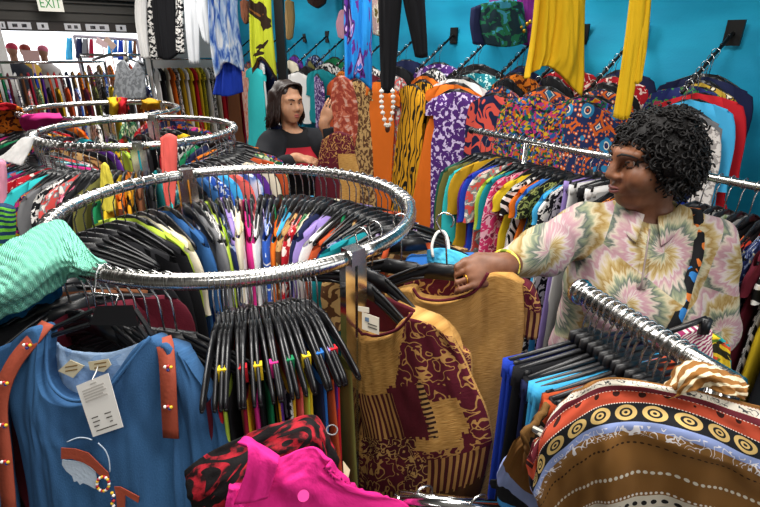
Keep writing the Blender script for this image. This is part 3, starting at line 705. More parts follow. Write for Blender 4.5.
display('scarf', [[(248, -30), (259, -30), (271, -30)], [(249, 15), (260, 15), (272, 15)], [(250, 52), (260, 50), (275, 52)], [(253, 74), (263, 60), (277, 82)]], 4.5, FIG, 'chartreuse scarf with dark brown figures hanging left of the column', 'scarf', fold=.07)
BP = NT('blue_purple_print'); n = BP.N('ShaderNodeTexNoise', {'Vector': BP.uv((9, 2.2), False), 'Scale': 1.6, 'Detail': 2.0, 'Distortion': 1.0}); BP.col(BP.ramp(n.outputs[0], [(0, srgb('1f86d2')), (.52, srgb('5b2a86')), (.58, srgb('2b1a4a')), (.62, srgb('c4a4d8')), (.65, srgb('2a74c8'))])); BP.weave()
display('dress', [[(344, -30), (358, -30), (372, -30)], [(344, 35), (358, 35), (372, 35)], [(345, 84), (357, 78), (372, 91)]], 3.9, BP.m, 'bright blue dress with a purple print hanging high', 'dress', fold=.07)
pl = Plane(at(400, 40, 3.4), (0, -1, 0))
o = sheet('trousers', [zrow(pl, [(378, -40), (391, -40), (405, -40)]), zrow(pl, [(378, 0), (390, 0), (402, 0)]), zrow(pl, [(381, 92), (387, 93), (394, 92)])], MATS['black'], None, 16, 30, .01, .035, .02); tag(o, 'black trousers hanging high with one leg bent aside', 'trousers')
sheet('leg', [zrow(pl, [(398, -40), (410, -40), (424, -40)]), zrow(pl, [(403, 0), (414, 0), (425, 0)]), zrow(pl, [(415, 57), (421, 58), (428, 57)])], MATS['black'], o, 16, 24, .01, .035, .02)
c = pl(400, -40); MB().tube([c, (c.x, c.y, 3.1)], .004, 5).build('cord', BLACKM, o)
TAS = simple('tassel_white', 'e9e4da', .8)
ne = empty('shell_necklace', at(387, 112, 3.3), 'white shell necklace hanging in a V in front of the orange dress', 'necklace')
VP = [at(381.5, 88, 3.3), at(382, 108, 3.3), at(387.5, 127, 3.3), at(393, 108, 3.3), at(392.5, 88, 3.3)]
place('string', MB().tube([catmull(VP, k/24) for k in range(25)], .003, 5), TAS, ne)
for k in range(15): place('shell', MB().ball(catmull(VP, (k+.6)/15.2)-Vector((0, .008, 0)), (.015, .012, .013), 5), TAS, ne)
place('pendant', MB().ball(at(387.5, 129, 3.29), (.016, .012, .024), 6), plain('4a2a1a'), ne)
YEL = plain('e0b41a')
display('dress', [[(537, -30), (560, -30), (586, -30)], [(533, 20), (558, 20), (586, 20)], [(528, 58), (554, 52), (585, 68)], [(524, 79), (548, 66), (582, 97)]], 2.75, YEL, 'mustard yellow dress hanging high with a pointed uneven hem', 'dress', fold=.075, ff=(9, 1), nu=36)
pl = Plane(at(630, 40, 2.35), (-.3, -1, 0))
o = sheet('trousers', [zrow(pl, [(633, -35), (641, -35), (650, -35)]), zrow(pl, [(626, 30), (634, 30), (644, 30)]), zrow(pl, [(613, 117), (621, 119), (630, 118)])], YEL, None, 14, 30, .008, .03, .02); tag(o, 'mustard yellow trousers hanging above the curly haired woman', 'trousers')
sheet('leg', [zrow(pl, [(643, -35), (648, -35), (654, -35)]), zrow(pl, [(638, 30), (643, 30), (649, 30)]), zrow(pl, [(632, 82), (637, 84), (642, 80)])], YEL, o, 12, 24, .008, .02, .02)
c = pl(642, -35); MB().tube([c, (c.x, c.y, 3.1)], .004, 5).build('cord', BLACKM, o)
# bags and hats on the wall
LEAFT = blotch('17303a', '1f6b4a', 17, .5, '3a8fae')
o = display('tote_bag', [[(480, 4), (502, 1), (523, 3)], [(479, 25), (503, 25), (526, 24)], [(484, 44), (505, 47), (528, 42)]], 3.25, LEAFT, 'dark tote bag with green and blue leaves on the wall', 'bag', puff=.07, fold=.01)
sheet('side_panel', [zrow(Plane(at(480, 40, 3.26), (0, -1, 0)), r) for r in ([(471, 8), (476, 6), (482, 4)], [(470, 25), (475, 25), (481, 25)], [(473, 44), (478, 45), (486, 45)])], MATS['navy'], o, 10, 10, .01, .03, .005)
o = display('tote_bag', [[(517, -4), (530, -6), (541, -4)], [(518, 20), (530, 20), (540, 20)], [(522, 44), (532, 46), (536, 44)]], 3.32, plain('8a2f96'), 'purple bag with gold buttons between leaf tote and yellow dress', 'bag', puff=.06, fold=.01)
GOLD = simple('gold', 'd9a53a', .35, .9)
for px, py in ((521, 27), (524, 31), (527, 24), (530, 22)): MB().ball(at(px, py, 3.2), .012, 6).build('button', GOLD, o)
display('tote_bag', [[(488, -22), (500, -24), (514, -22)], [(488, -10), (500, -10), (514, -10)], [(490, 5), (502, 8), (515, 6)]], 3.42, plain('9a5fb4'), 'lilac bag hung just above the leaf tote', 'bag', puff=.05, fold=.01)
display('handbag', [[(304, -22), (316, -24), (328, -22)], [(304, -8), (316, -8), (328, -8)], [(308, 3), (317, 8), (326, 3)]], 5.5, plain('33201a'), 'dark brown handbag high on the wall at the top', 'bag', puff=.08, fold=.005)
display('straw_hat', [[(285, 2), (289, 0), (294, 2)], [(285, 20), (290, 20), (295, 20)], [(286, 37), (289, 40), (293, 37)]], 5.4, plain('a98a5a'), 'narrow tan straw hat on the wall right of the column', 'hat', puff=.06, fold=.01)
display('pouch', [[(339, 12), (343, 10), (347, 12)], [(336, 24), (341, 24), (347, 24)], [(338, 37), (343, 39), (347, 38)]], 4.9, plain('b98a9a'), 'pinkish pouch on the wall left of the blue dress', 'bag', puff=.06, fold=.01)
display('pouch', [[(372, -4), (379, -5), (386, -4)], [(372, 15), (379, 15), (386, 15)], [(373, 34), (379, 36), (384, 34)]], 4.1, blotch('c9a9a4', 'e6dcc8', 20, .5, '7a6a3a'), 'floral pouch between blue dress and black trousers', 'bag', puff=.06, fold=.01)
display('pouch', [[(240, 2), (245, 0), (250, 2)], [(241, 15), (246, 15), (250, 15)], [(243, 20), (246, 24), (250, 20)]], 6.3, plain('7a4a33'), 'brown pouch on the wall beside the blue dyed top', 'bag', puff=.05, fold=.01)

# ------------------------------------------------------------------ nearest garments
# blue denim tunic facing the camera on the front of the near rack
DN = NT('denim', .9); n = DN.N('ShaderNodeTexNoise', {'Vector': DN.uv((1, .35), False), 'Scale': 9.0, 'Detail': 5.0}); n2 = DN.N('ShaderNodeTexNoise', {'Vector': DN.uv((1, 1), False), 'Scale': 420.0})
DN.col(DN.mix(DN.math('MULTIPLY', n2.outputs[0], .22), DN.ramp(n.outputs[0], [(.25, srgb('1a3f69')), (.75, srgb('2a5885'))], False), srgb('6f9cc9'))); DN.bump(n2.outputs[0], .3); DENIM = DN.m
LDEN = blotch('7f9dc4', '96b1d2', 14, .5)
PD = Plane(at(110, 325, .80), (-.10, -.93, .30))
dn = empty('denim_tunic', PD(110, 420).xy.to_3d(), 'blue denim tunic with rust straps facing the camera, front of near round rack', 'top')
rows = [[(6, 350), (28, 331), (47, 327), (47, 372), (58, 393), (78, 401), (104, 393), (122, 372), (150, 337), (168, 344), (183, 362)],
        [(12, 405), (25, 402), (38, 402), (46, 415), (58, 425), (78, 430), (104, 425), (124, 415), (145, 405), (162, 402), (178, 405)],
        [(22, 452), (33, 450), (44, 450), (54, 455), (65, 460), (82, 462), (106, 460), (128, 455), (146, 452), (162, 450), (182, 450)],
        [(32, 540), (42, 540), (52, 540), (62, 540), (74, 540), (90, 540), (112, 540), (134, 540), (152, 540), (170, 540), (192, 540)]]
sheet('body', [zrow(PD, r) for r in rows], DENIM, dn, 90, 46, .006, .028, .013, (7, 1.5), 3, cloth=.004)
sheet('back_panel', [[PD(*p, -.035) for p in r] for r in ([(38, 330), (60, 346), (80, 352), (112, 352), (152, 338)], [(36, 380), (60, 380), (80, 380), (112, 380), (160, 380)], [(36, 430), (60, 430), (80, 430), (112, 430), (160, 430)])], LDEN, dn, 30, 20, .004, .0, .01)
MB().tube([PD(47, 328, .002)]+[PD(*catmull([Vector(p) for p in ((47, 328, .002), (47, 372, .016), (58, 393, .028), (78, 401, .033), (104, 393, .033), (122, 372, .03), (150, 337, .02))], k/24)) for k in range(25)], .0035, 6).build('neck_seam', DENIM, None).parent = dn
dn.children[-1].matrix_parent_inverse = dn.matrix_basis.inverted()
sheet('sleeve', [zrow(PD, r) for r in ([(160, 342), (172, 342), (186, 352), (198, 366)], [(172, 405), (188, 402), (206, 398), (222, 405)], [(178, 460), (196, 460), (216, 460), (233, 455)], [(184, 540), (202, 540), (222, 540), (238, 540)])], DENIM, dn, 30, 40, .006, .025, .03, (5, 2), 5)
sheet('sleeve', [zrow(PD, r) for r in ([(-20, 372), (-6, 355), (8, 345), (22, 338)], [(-62, 430), (-40, 428), (-15, 420), (6, 412)], [(-72, 470), (-48, 470), (-20, 470), (10, 462)], [(-80, 540), (-50, 540), (-20, 540), (18, 540)])], DENIM, dn, 30, 40, .006, .025, .03, (5, 2), 6)
RUST = plain('9a4632', .7)
def strap(pts, w):
    P = [catmull([Vector(PD(*p)) for p in pts], k/18) for k in range(19)]
    o = MB().ribbon(P, w, .003, PD(20, 0)-PD(0, 0)).build('strap', RUST); o.parent = dn; o.matrix_parent_inverse = dn.matrix_basis.inverted(); o['label'] = 'rust coloured strap with beads'; return o
s1 = strap([(48, 323, .0), (36, 336, .018), (16, 360, .034), (4, 385, .042), (0, 412, .045), (4, 450, .045), (10, 520, .045)], .029)
s2 = strap([(163, 338, -.004), (166, 350, .02), (168, 375, .037), (169, 400, .041), (171, 438, .036)], .029)
BC = [simple('bead_'+n_, c_, .3) for n_, c_ in (('white', 'efe9e2'), ('yellow', 'e3b92c'), ('red', 'b8242c'), ('blue', '27357f'))]
def bead(px, py, d, r, c, par):
    o = MB().ball(PD(px, py, d), r, 6).build('bead', BC[c], par); return o
for st, x, y, d in ((s1, 27, 345, .038), (s1, 4, 383, .052), (s1, 3, 425, .055), (s1, 5, 462, .055), (s2, 168, 367, .042), (s2, 168, 407, .049)):
    for k, (dx, dy) in enumerate(((-3, 0), (0, -.5), (3, .3), (0, 3) if y < 380 else (1.6, 1.6))): bead(x+dx, y+dy, d, .0031, (0, 2, 1, 3)[k], st)
def flat(name, pts, mat, d, par, pl=PD, th=.002):
    P = [pl(*p, d) for p in pts]; n_ = len(P); Q = [p-pl.n*th for p in P]
    m = MB().add(P+Q, [tuple(range(n_)), tuple(range(2*n_-1, n_-1, -1))]+[(i, i+n_, (i+1) % n_+n_, (i+1) % n_) for i in range(n_)])
    return place(name, m, mat, par, False) if par is not None else m.build(name, mat, None, False)
D0 = .042
flat('face_patch', [(62, 460), (72, 461), (85, 463), (95, 472), (97, 484), (95, 489), (88, 485), (83, 483), (80, 485), (77, 481), (74, 482), (72, 476), (66, 471), (62, 465)], plain('b6c4d4'), D0, dn)
wr = flat('headwrap_patch', [(61, 448), (75, 449), (88, 453), (98, 463), (108, 473), (109, 479), (100, 476), (92, 468), (84, 463), (72, 459), (61, 459)], RUST, D0+.002, dn)
P = [PD(*catmull([Vector(q) for q in ((62, 453, D0+.004), (70, 455, D0+.004), (80, 455, D0+.004), (92, 462, D0+.004), (106, 475, D0+.004))], k/20)) for k in range(21)]
P = [p+Vector((0, 0, .0025*(-1)**i)) for i, p in enumerate(P)]; MB().tube(P, .0012, 5).build('stitched_line', plain('c9a99a'), None).parent = wr; wr.children[0].matrix_parent_inverse = wr.matrix_basis.inverted()
wr.children[0].parent = dn; dn.children[-1].matrix_parent_inverse = dn.matrix_basis.inverted()
for pts in (((67, 442), (77, 438), (86, 438), (92, 440)), ((98, 443), (105, 450), (109, 460), (110, 472))):
    o = MB().tube([PD(*catmull([Vector((a_, b_, D0)) for a_, b_ in pts], k/12)) for k in range(13)], .0012, 5).build('stitched_line', plain('b6c4d4')); o.parent = dn; o.matrix_parent_inverse = dn.matrix_basis.inverted()
o = flat('neck_patch', [(114, 487), (120, 487), (139, 497), (138, 503), (125, 495), (124, 520), (118, 520), (116, 495)], RUST, D0, dn)
for k in range(18):
    a_ = 2*pi*k/18; bead(103+6*cos(a_), 484+7*sin(a_), D0+.003, .0028, (k*5+k//3) % 4, dn).matrix_parent_inverse = dn.matrix_basis.inverted()
for k in range(6): bead(112+1.5*(k % 2), 493+2.6*k, D0+.003, .003, (1, 0, 3, 2)[k % 4], dn).matrix_parent_inverse = dn.matrix_basis.inverted()
CARD = NT('label_card', .7); u = CARD.N('ShaderNodeSeparateXYZ', {0: CARD.uv((1, 1), False)})
CREAM = simple('woven_label', 'd9c9a4', .8); INK = simple('ink', '4a4640', .8)
for c4, ln in (([(58, 371), (70, 360), (84, 366), (73, 378)], 2), ([(88, 362), (108, 359), (111, 365), (104, 372), (90, 370)], 2)):
    lb = flat('neck_label', c4, CREAM, -.018, dn)
    cx_ = sum(p[0] for p in c4)/len(c4); cy_ = sum(p[1] for p in c4)/len(c4)
    for k in range(ln): flat('label_text', [(cx_-6, cy_-2+k*4), (cx_+6, cy_-4+k*4), (cx_+6, cy_-2.8+k*4), (cx_-6, cy_-.8+k*4)], simple('label_ink', '8a6a3a', .8), -.0165, dn, th=.0005)
pt = empty('price_tag', PD(98, 405, .05), 'white card price tag hanging on the blue denim tunic', 'price tag')
flat('card', [(76, 386), (108, 373), (123, 427), (93, 437)], simple('white_card', 'e4e1dc', .6), .052, pt, th=.0012)
def tl(a_, b_): # point in tag space
    p = Vector((76, 386)).lerp(Vector((108, 373)), a_); q = Vector((93, 437)).lerp(Vector((123, 427)), a_); r = p.lerp(q, b_); return (r.x, r.y)
LIG = simple('faint_ink', 'b9b4ae', .8)
for k, (x0, x1, y0) in enumerate([(.4, .6, .06), (.12, .8, .13), (.12, .76, .18), (.12, .82, .23), (.12, .7, .28), (.12, .82, .33), (.14, .34, .66), (.56, .76, .66), (.14, .36, .74), (.58, .76, .74), (.14, .3, .82), (.66, .74, .82), (.16, .84, .91)]):
    flat('printed_text', [tl(x0, y0), tl(x1, y0), tl(x1, y0+(.018 if k > 5 else .026)), tl(x0, y0+(.018 if k > 5 else .026))], INK if k > 5 else LIG, .0532, pt, th=.0006)
o = MB().tube([PD(92, 380, .053), PD(96, 372, .03), PD(98, 366, -.015)], .001, 4).build('string', WHITEP); o.parent = pt; o.matrix_parent_inverse = pt.matrix_basis.inverted()
_a = RD(251); _tp = Vector((C1.x+RR*cos(_a), C1.y+RR*sin(_a), RZ)); _rd = Vector((cos(_a), sin(_a), 0))
def pts_(l): return [PD(*p) for p in l]
m = MB(); Pq = pts_([(89, 325, .004), (96, 306, .004), (133, 305, .004), (139, 326, .004)]); Qq = pts_([(89, 325, -.006), (96, 306, -.006), (133, 305, -.006), (139, 326, -.006)])
m.add(Pq+Qq, [(0, 1, 2, 3), (7, 6, 5, 4), (0, 4, 5, 1), (1, 5, 6, 2), (2, 6, 7, 3), (3, 7, 4, 0)])
for l in ([(94, 310, -.001), (76, 318, -.004), (52, 329, -.012), (30, 341, -.016)], [(90, 324, -.001), (74, 329, -.004), (52, 336, -.012), (32, 346, -.016)], [(135, 309, -.001), (146, 325, -.006), (156, 343, -.014), (172, 356, -.016)], [(138, 325, -.001), (146, 336, -.006), (156, 350, -.014), (172, 362, -.016)]): m.tube(pts_(l), .0048, 6)
o = m.build('clothes_hanger', BLACKP, None, False); tag(o, 'black hanger with wide plate inside the neck of the blue denim tunic', 'hanger', 'black plastic hangers on the racks')
MB().tube([_tp+_rd*(.0205*cos(RD(q)))+Vector((0, 0, .0205*sin(RD(q)))) for q in range(200, -20, -20)]+[_tp+_rd*.03+Vector((0, 0, -.025)), PD(118, 296, 0), PD(115, 307, 0)], .0022, 6).build('hook', WIRE, o)

# mint knitted jumper thrown over the left of the near rack
KN = NT('mint_knit', .95); w = KN.N('ShaderNodeTexWave', {'Vector': KN.uv((1, 1), False, .5), 'Scale': 60.0, 'Distortion': 1.5, 'Detail': 1.0}); w2 = KN.N('ShaderNodeTexWave', {'Vector': KN.uv((1, 1), False, -.4), 'Scale': 22.0, 'Distortion': 3.0})
KN.col(KN.mix(KN.math('MULTIPLY', w.outputs['Fac'], w2.outputs['Fac']), srgb('79c9b0'), srgb('98dcc6'))); KN.bump(KN.math('ADD', w.outputs['Fac'], w2.outputs['Fac']), .7, .006)
rows = [[(-40, 272, 1.38), (-5, 252, 1.41), (22, 234, 1.425), (42, 222, 1.43), (60, 220, 1.43), (74, 231, 1.425), (86, 247, 1.42), (97, 262, 1.41)],
        [(-50, 290, 1.36), (-8, 276, 1.39), (22, 258, 1.415), (46, 243, 1.42), (62, 240, 1.42), (74, 249, 1.42), (85, 260, 1.41), (97, 270, 1.395)],
        [(-50, 315, 1.33), (-8, 302, 1.36), (20, 287, 1.38), (42, 270, 1.4), (60, 263, 1.4), (72, 266, 1.405), (82, 272, 1.4), (92, 276, 1.38)],
        [(-55, 338, 1.28), (-10, 322, 1.3), (18, 311, 1.32), (42, 300, 1.33), (58, 288, 1.34), (67, 279, 1.36), (74, 279, 1.37), (84, 281, 1.35)]]
o = sheet('jumper', [[atz(*p) for p in r] for r in rows], KN.m, None, 70, 50, .012, .0, .012, (5, 4), 2, cloth=.006)
tag(o, 'mint green knitted jumper thrown over the left of the near round rack', 'jumper')
rows = [[(-50, 322, 1.27), (-10, 316, 1.29), (20, 304, 1.31), (45, 292, 1.32), (62, 284, 1.33)], [(-50, 345, 1.22), (-10, 338, 1.22), (18, 322, 1.25), (44, 306, 1.27), (62, 296, 1.29)], [(-50, 365, 1.15), (-10, 352, 1.15), (16, 332, 1.2), (42, 316, 1.22), (58, 308, 1.24)]]
o = sheet('blouse', [[atz(*p) for p in r] for r in rows], plain('1b6c9e'), None, 40, 24, .008, 0, .02, (6, 2), 4); tag(o, 'blue blouse bunched underneath the mint green jumper', 'top')
it = L('black jacket,navy blouse,black blouse,brown blouse,black jacket,maroon blouse')
hang_row(it, ringpts(C1, 202, 232, len(it)), 'near round rack under jumper', 'garments on the near round rack')

# tapestry tunics at the right front of the near rack
TAN = NT('tan_chenille', .95); n = TAN.N('ShaderNodeTexNoise', {'Vector': TAN.uv((8, 60), False), 'Scale': 6.0, 'Detail': 4.0}); n2 = TAN.N('ShaderNodeTexNoise', {'Vector': TAN.uv((1, 1), False), 'Scale': 5.0})
TAN.col(TAN.ramp(n.outputs[0], [(.3, srgb('9c6e34')), (.55, srgb('c1924f')), (.75, srgb('d3a765'))], False)); TAN.bump(n.outputs[0], .4); TANM = TAN.m
MAR = plain('591623'); SCR = scroll('571524', 'b98a4e', 30, .036); SCR2 = scroll('4a1220', 'c39a5c', 46, .05); STR = stripes('4b1a1c', 'b08148', 22, 0.0, .3, .52); BRN = plain('4e3018'); STR2 = stripes('2c1614', 'b98f55', 26, pi/2, .3, .5)
TAP = [TANM, MAR, SCR, SCR2, STR, BRN, STR2]
def tapestry(s_, t_):
    s_ += .005*sin(t_*170); t_ += .004*sin(s_*140)
    if t_ < .25: return 0 if s_ < .70-.5*t_ else 2
    if t_ < .5: return 4 if s_ < .55 and t_ > .28 else 0 if s_ < .52 else 1 if s_ < .72 else 6 if s_ < .76 else (2 if t_ < .34 or s_ > .9 else 0)
    if t_ < .62: return 0 if s_ < .2 else 3 if s_ < .62 else (0 if t_ < .57 and s_ < .86 else 2)
    if t_ < .8: return 2 if s_ < .56 else 3 if s_ < .7 else 4
    return 1 if s_ < .3 else 4 if s_ < .55 else 0 if s_ < .74 else 5
PT = Plane((-.02, 1.0, 1.3), (-.64, -.77, .02))
tt = empty('tapestry_tunic', PT(420, 430).xy.to_3d(), 'maroon and tan patchwork tunic right of the chrome post, front of near rack', 'top', 'patchwork tunics')
rows = [[(342, 352), (352, 340), (364, 335), (376, 337), (398, 330), (412, 314), (434, 321), (452, 336)],
        [(346, 385), (356, 382), (366, 380), (380, 382), (400, 380), (422, 376), (446, 372), (467, 370)],
        [(350, 430), (362, 430), (376, 431), (392, 432), (412, 432), (436, 430), (464, 428), (491, 426)],
        [(352, 468), (364, 470), (378, 472), (394, 474), (412, 475), (436, 474), (464, 470), (491, 458)],
        [(354, 530), (364, 530), (378, 530), (394, 530), (410, 530), (430, 530), (450, 530), (468, 528)]]
sheet('body', [zrow(PT, r) for r in rows], TAP, tt, 90, 80, .006, .03, .02, (6, 2), 1, patch=tapestry, cloth=.006)
sheet('neck_lining', [[PT(*p, -.035) for p in r] for r in ([(346, 300), (378, 296), (415, 310)], [(346, 325), (378, 325), (413, 328)], [(346, 355), (378, 355), (413, 352)])], MAR, tt, 16, 14, .004, 0, .004)
for c4 in ([(362, 312), (379, 318), (379, 335), (362, 329)], [(358, 306), (369, 308), (369, 313), (358, 311)]):
    flat('neck_label', c4, simple('cloth_label', 'cfc6b4', .8), -.026, tt)
flat('label_text', [(365, 317), (369, 318), (369, 322), (365, 321)], simple('label_blue', '5a6f86', .8), -.0245, tt, th=.0008)
for k in range(2): flat('label_text', [(368, 323+3*k), (377, 326+3*k), (377, 327+3*k), (368, 324+3*k)], INK, -.0245, tt, th=.0008)
P = [PT(*catmull([Vector(q) for q in ((342, 351, .02), (352, 339, .022), (364, 334, .025), (376, 336, .03), (398, 329, .033), (412, 313, .03))], k/20)) for k in range(21)]
o = MB().tube(P, .0035, 6).build('neck_trim', MAR); o.parent = tt; o.matrix_parent_inverse = tt.matrix_basis.inverted()
PT2 = Plane(PT.o-PT.n*.055, PT.n)
t2 = empty('tapestry_tunic', PT2(440, 420).xy.to_3d(), 'patchwork tunic hidden behind the front one, only its tan shoulder showing', 'top', 'patchwork tunics')
sheet('body', [zrow(PT2, r) for r in ([(398, 301), (414, 309), (432, 318), (450, 331), (462, 348)], [(398, 380), (420, 380), (440, 380), (458, 378), (472, 374)], [(398, 520), (418, 520), (438, 520), (460, 520), (474, 515)])], TAP, t2, 40, 40, .006, .02, .015, (4, 2), 8, patch=lambda s_, t_: 0 if t_ < .02 else 2)
for k, (dx, dy) in enumerate(((0, 0), (13, -8))):
    b = PT(361+dx, 285+dy, -.012-.05*k)
    hang(b+Vector((0, 0, .095)), math.atan2(-.64, .77), None, None, None, None, (RD(6), 0), ['black hanger inside the front patchwork tunic beside the chrome post', 'black hanger inside the second patchwork tunic, behind the front one'][k], None, hookrot=0)
PN = Plane((.14, 1.07, 1.3), (-.40, -.915, .03))
tn = empty('tan_tunic', PN(460, 360).xy.to_3d(), 'plain tan tunic with maroon neck trim held out by the woman', 'top')
rows = [[(384, 294), (404, 288), (414, 288), (420, 297), (442, 300), (470, 293), (488, 273), (508, 273), (524, 281)],
        [(386, 325), (402, 322), (414, 322), (424, 325), (444, 328), (470, 326), (490, 320), (510, 317), (527, 317)],
        [(394, 365), (406, 365), (418, 365), (430, 365), (446, 365), (468, 362), (486, 360), (504, 358), (521, 355)],
        [(402, 430), (414, 430), (426, 430), (436, 430), (448, 430), (464, 428), (480, 426), (494, 424), (508, 420)],
        [(408, 530), (420, 530), (430, 530), (440, 530), (450, 530), (462, 530), (474, 530), (484, 530), (494, 530)]]
sheet('body', [zrow(PN, r) for r in rows], TANM, tn, 70, 50, .006, .024, .018, (6, 1.6), 4)
sheet('neck_lining', [[PN(*p, -.03) for p in r] for r in ([(404, 284), (448, 270), (492, 268)], [(404, 298), (448, 296), (492, 285)], [(406, 315), (448, 315), (490, 305)])], SCR, tn, 16, 14, .004, 0, .004)
P = [PN(*catmull([Vector(q) for q in ((413, 288, .018), (419, 297, .022), (430, 300, .026), (442, 300.5, .028), (458, 298, .028), (472, 293, .027), (482, 283, .025), (488, 273, .022))], k/26)) for k in range(27)]
o = MB().tube(P, .0038, 6).build('neck_trim', MAR); o.parent = tn; o.matrix_parent_inverse = tn.matrix_basis.inverted()
sheet('sleeve', [[PN(*p, -.01) for p in r] for r in ([(520, 279), (530, 285), (538, 297)], [(520, 300), (531, 306), (541, 312)], [(519, 330), (528, 335), (538, 338)])], [SCR, TANM, STR], tn, 16, 16, .005, .02, .006, patch=lambda s_, t_: 0 if t_ < .5 else 2)
TN = []
for k, (px, py, d, tl_) in enumerate(((443, 270, -.004, -6), (400, 266, -.06, -2))):
    b = PN(px, py, d); hang(b+Vector((0, 0, .095)), math.atan2(-.40, .915), None, None, None, None, (RD(tl_), 0), ['black hanger of the tan tunic, gripped by the woman', 'black hanger just behind the one the woman grips'][k], None, hookrot=.3)
o = sheet('tapestry_tunic', [[PN(*p, -.085) for p in r] for r in ([(375, 290), (392, 276), (410, 268), (428, 270), (445, 285)], [(372, 330), (390, 330), (410, 330), (430, 330), (450, 330)], [(372, 420), (390, 420), (410, 420), (430, 420), (450, 420)])], SCR, None, 24, 24, .006, .012, .01); tag(o, 'dark maroon scroll patterned tunic behind the tan one, neck only showing', 'top')

# folded pile and small bag behind the near rack
BZ = 1.12
stack = [('blue print', 1.02), ('rust', 1.05), ('teal', 1.08)]
e = empty('display_stand', (.18, 1.33, 0), 'dark low stand under the small blue pouch bag beyond the near rack', 'stand')
m = MB(); m.box((.18, 1.33, 1.09), (.24, .2, .02)); place('top_board', m, BLACKM, e, False)
for dx in (-.1, .1):
    for dy in (-.08, .08): m = MB(); m.box((.18+dx, 1.33+dy, .54), (.03, .03, 1.08)); place('leg', m, BLACKM, e, False)
for k, (c, z) in enumerate((('navy', 1.115), ('rust', 1.145), ('gold black', 1.175), ('blue', 1.205))):
    m = MB(); M = Matrix.Translation((.18+.006*k, 1.33-.006*k, z)) @ Matrix.Rotation(.1*k-.2, 4, 'Z')
    V = []; NA = 40
    for j, (zz, g_) in enumerate(((-.013, .94), (-.008, 1), (.006, 1), (.013, .95))):
        for q in range(NA):
            a_ = 2*pi*q/NA; V.append(M @ Vector((.12*g_*math.copysign(abs(cos(a_))**.35, cos(a_)), .095*g_*math.copysign(abs(sin(a_))**.35, sin(a_)), zz+.004*sin(a_*5+k))))
    F = [(j*NA+q, j*NA+(q+1) % NA, (j+1)*NA+(q+1) % NA, (j+1)*NA+q) for j in range(3) for q in range(NA)]+[tuple(range(NA-1, -1, -1)), tuple(3*NA+q for q in range(NA))]
    o = m.add(V, F).build('folded_garment', MATS[c]); tag(o, ['navy folded garment at the bottom of the low pile', 'rust folded garment, second from bottom of the low pile', 'gold and black folded garment, second from top of the low pile', 'blue folded garment at the top of the pile under the pouch bag'][k], 'folded clothes', 'folded pile beyond the near rack')
bg = empty('pouch_bag', (.17, 1.27, 1.24), 'small light blue pouch bag with a white loop handle beyond the near rack', 'bag')
PB = Plane((.17, 1.25, 1.27), (-.05, -.9, .45))
place_ = sheet('pouch', [zrow(PB, r) for r in ([(427, 250), (440, 249), (455, 252), (472, 258)], [(427, 258), (441, 259), (458, 262), (474, 264)], [(428, 266), (442, 268), (458, 271), (474, 271)])], tiedye_soft('3fb2d8', '5ac6e6', '2a86b4', 3, 3), bg, 24, 16, .01, .04, .005)
o = MB().tube([PB(*catmull([Vector(q) for q in ((433, 257, .03), (432, 245, .03), (437, 233, .03), (444, 232, .03), (448, 241, .03), (449, 256, .03))], k/20)) for k in range(21)], .004, 7).build('handle', WHITEP); o.parent = bg; o.matrix_parent_inverse = bg.matrix_basis.inverted()
flat('label_patch', [(434, 262), (441, 263), (441, 268), (434, 267)], MATS['black'], .046, bg, PB)

# front right rack with trousers on clip hangers
F0 = Vector((.372, .82, RZ)); F1 = Vector((.48, .548, RZ)); FD = (F1-F0).normalized()
e = empty('straight_rack', (.47, .57, 0), 'short chrome rail of black hangers in front of the woman, end flange showing', 'clothes rack')
place('rail', MB().tube([F0, F1], .0165, 14), TUBE, e)
place('end_flange', MB().tube([F0-FD*.012, F0-FD*.004, F0+FD*.004], [.024, .026, .022], 16), CHROME, e)
p = F0+FD*.27; place('post', MB().tube([p, (p.x, p.y, .03)], .016, 10), CHROME, e)
for q in ((.18, .05), (-.18, -.05)): place('foot', MB().tube([(p.x, p.y, .03), (p.x+q[0], p.y+q[1], .02)], .014, 8), CHROME, e)
it = L('royal blue trousers,royal blue trousers,black trousers,navy trousers,black trousers,sky blue trousers,sky blue trousers,rust trousers,rust trousers,black skirt,maroon trousers,black trousers,black skirt,black trousers,navy trousers')
pts = [(F0+FD*(.015+.2*i/(len(it)-1)), math.atan2(-FD.x, FD.y)) for i in range(len(it))]
hang_row(it, pts, 'short rail before the woman', 'garments on the short front rail', clip=True, near='back' if False else 'left')
PZ = Plane(at(700, 345, .93), (-.2, -.95, .2))
for k, (rows, mt, lab) in enumerate((
   ([[(668, 342), (684, 332), (700, 328), (712, 330)], [(664, 362), (682, 358), (700, 356), (713, 356)], [(662, 420), (682, 420), (700, 420), (714, 420)]], stripes('e8ddd6', '9c2f62', 30, .7, 5.0, .5), 'white and plum zigzag garment on a hanger in front of the woman'),
   ([[(700, 340), (712, 335), (722, 338), (730, 346)], [(700, 365), (713, 362), (724, 362), (731, 366)], [(700, 420), (712, 420), (724, 420), (732, 420)]], multi('d9b92a 2a2a1a c44a2a 5a7a2a 1f8a8a', 46), 'yellow and green multicoloured garment right of the plum zigzag one'))):
    o = sheet('blouse', [[PZ(*p, -.03*k) for p in r] for r in rows], mt, None, 24, 24, .006, .012, .012); tag(o, lab, 'top')
m = MB(); m.tube([PZ(652, 338, .02), PZ(680, 328, .02), PZ(707, 318, .02)], .006, 8); m.box(PZ(705, 326, .02), (.018, .012, .036))
tag(m.build('clip_hanger', BLACKP), 'black clip hanger slanting over the plum zigzag garment before the woman', 'hanger', 'black plastic hangers on the racks')

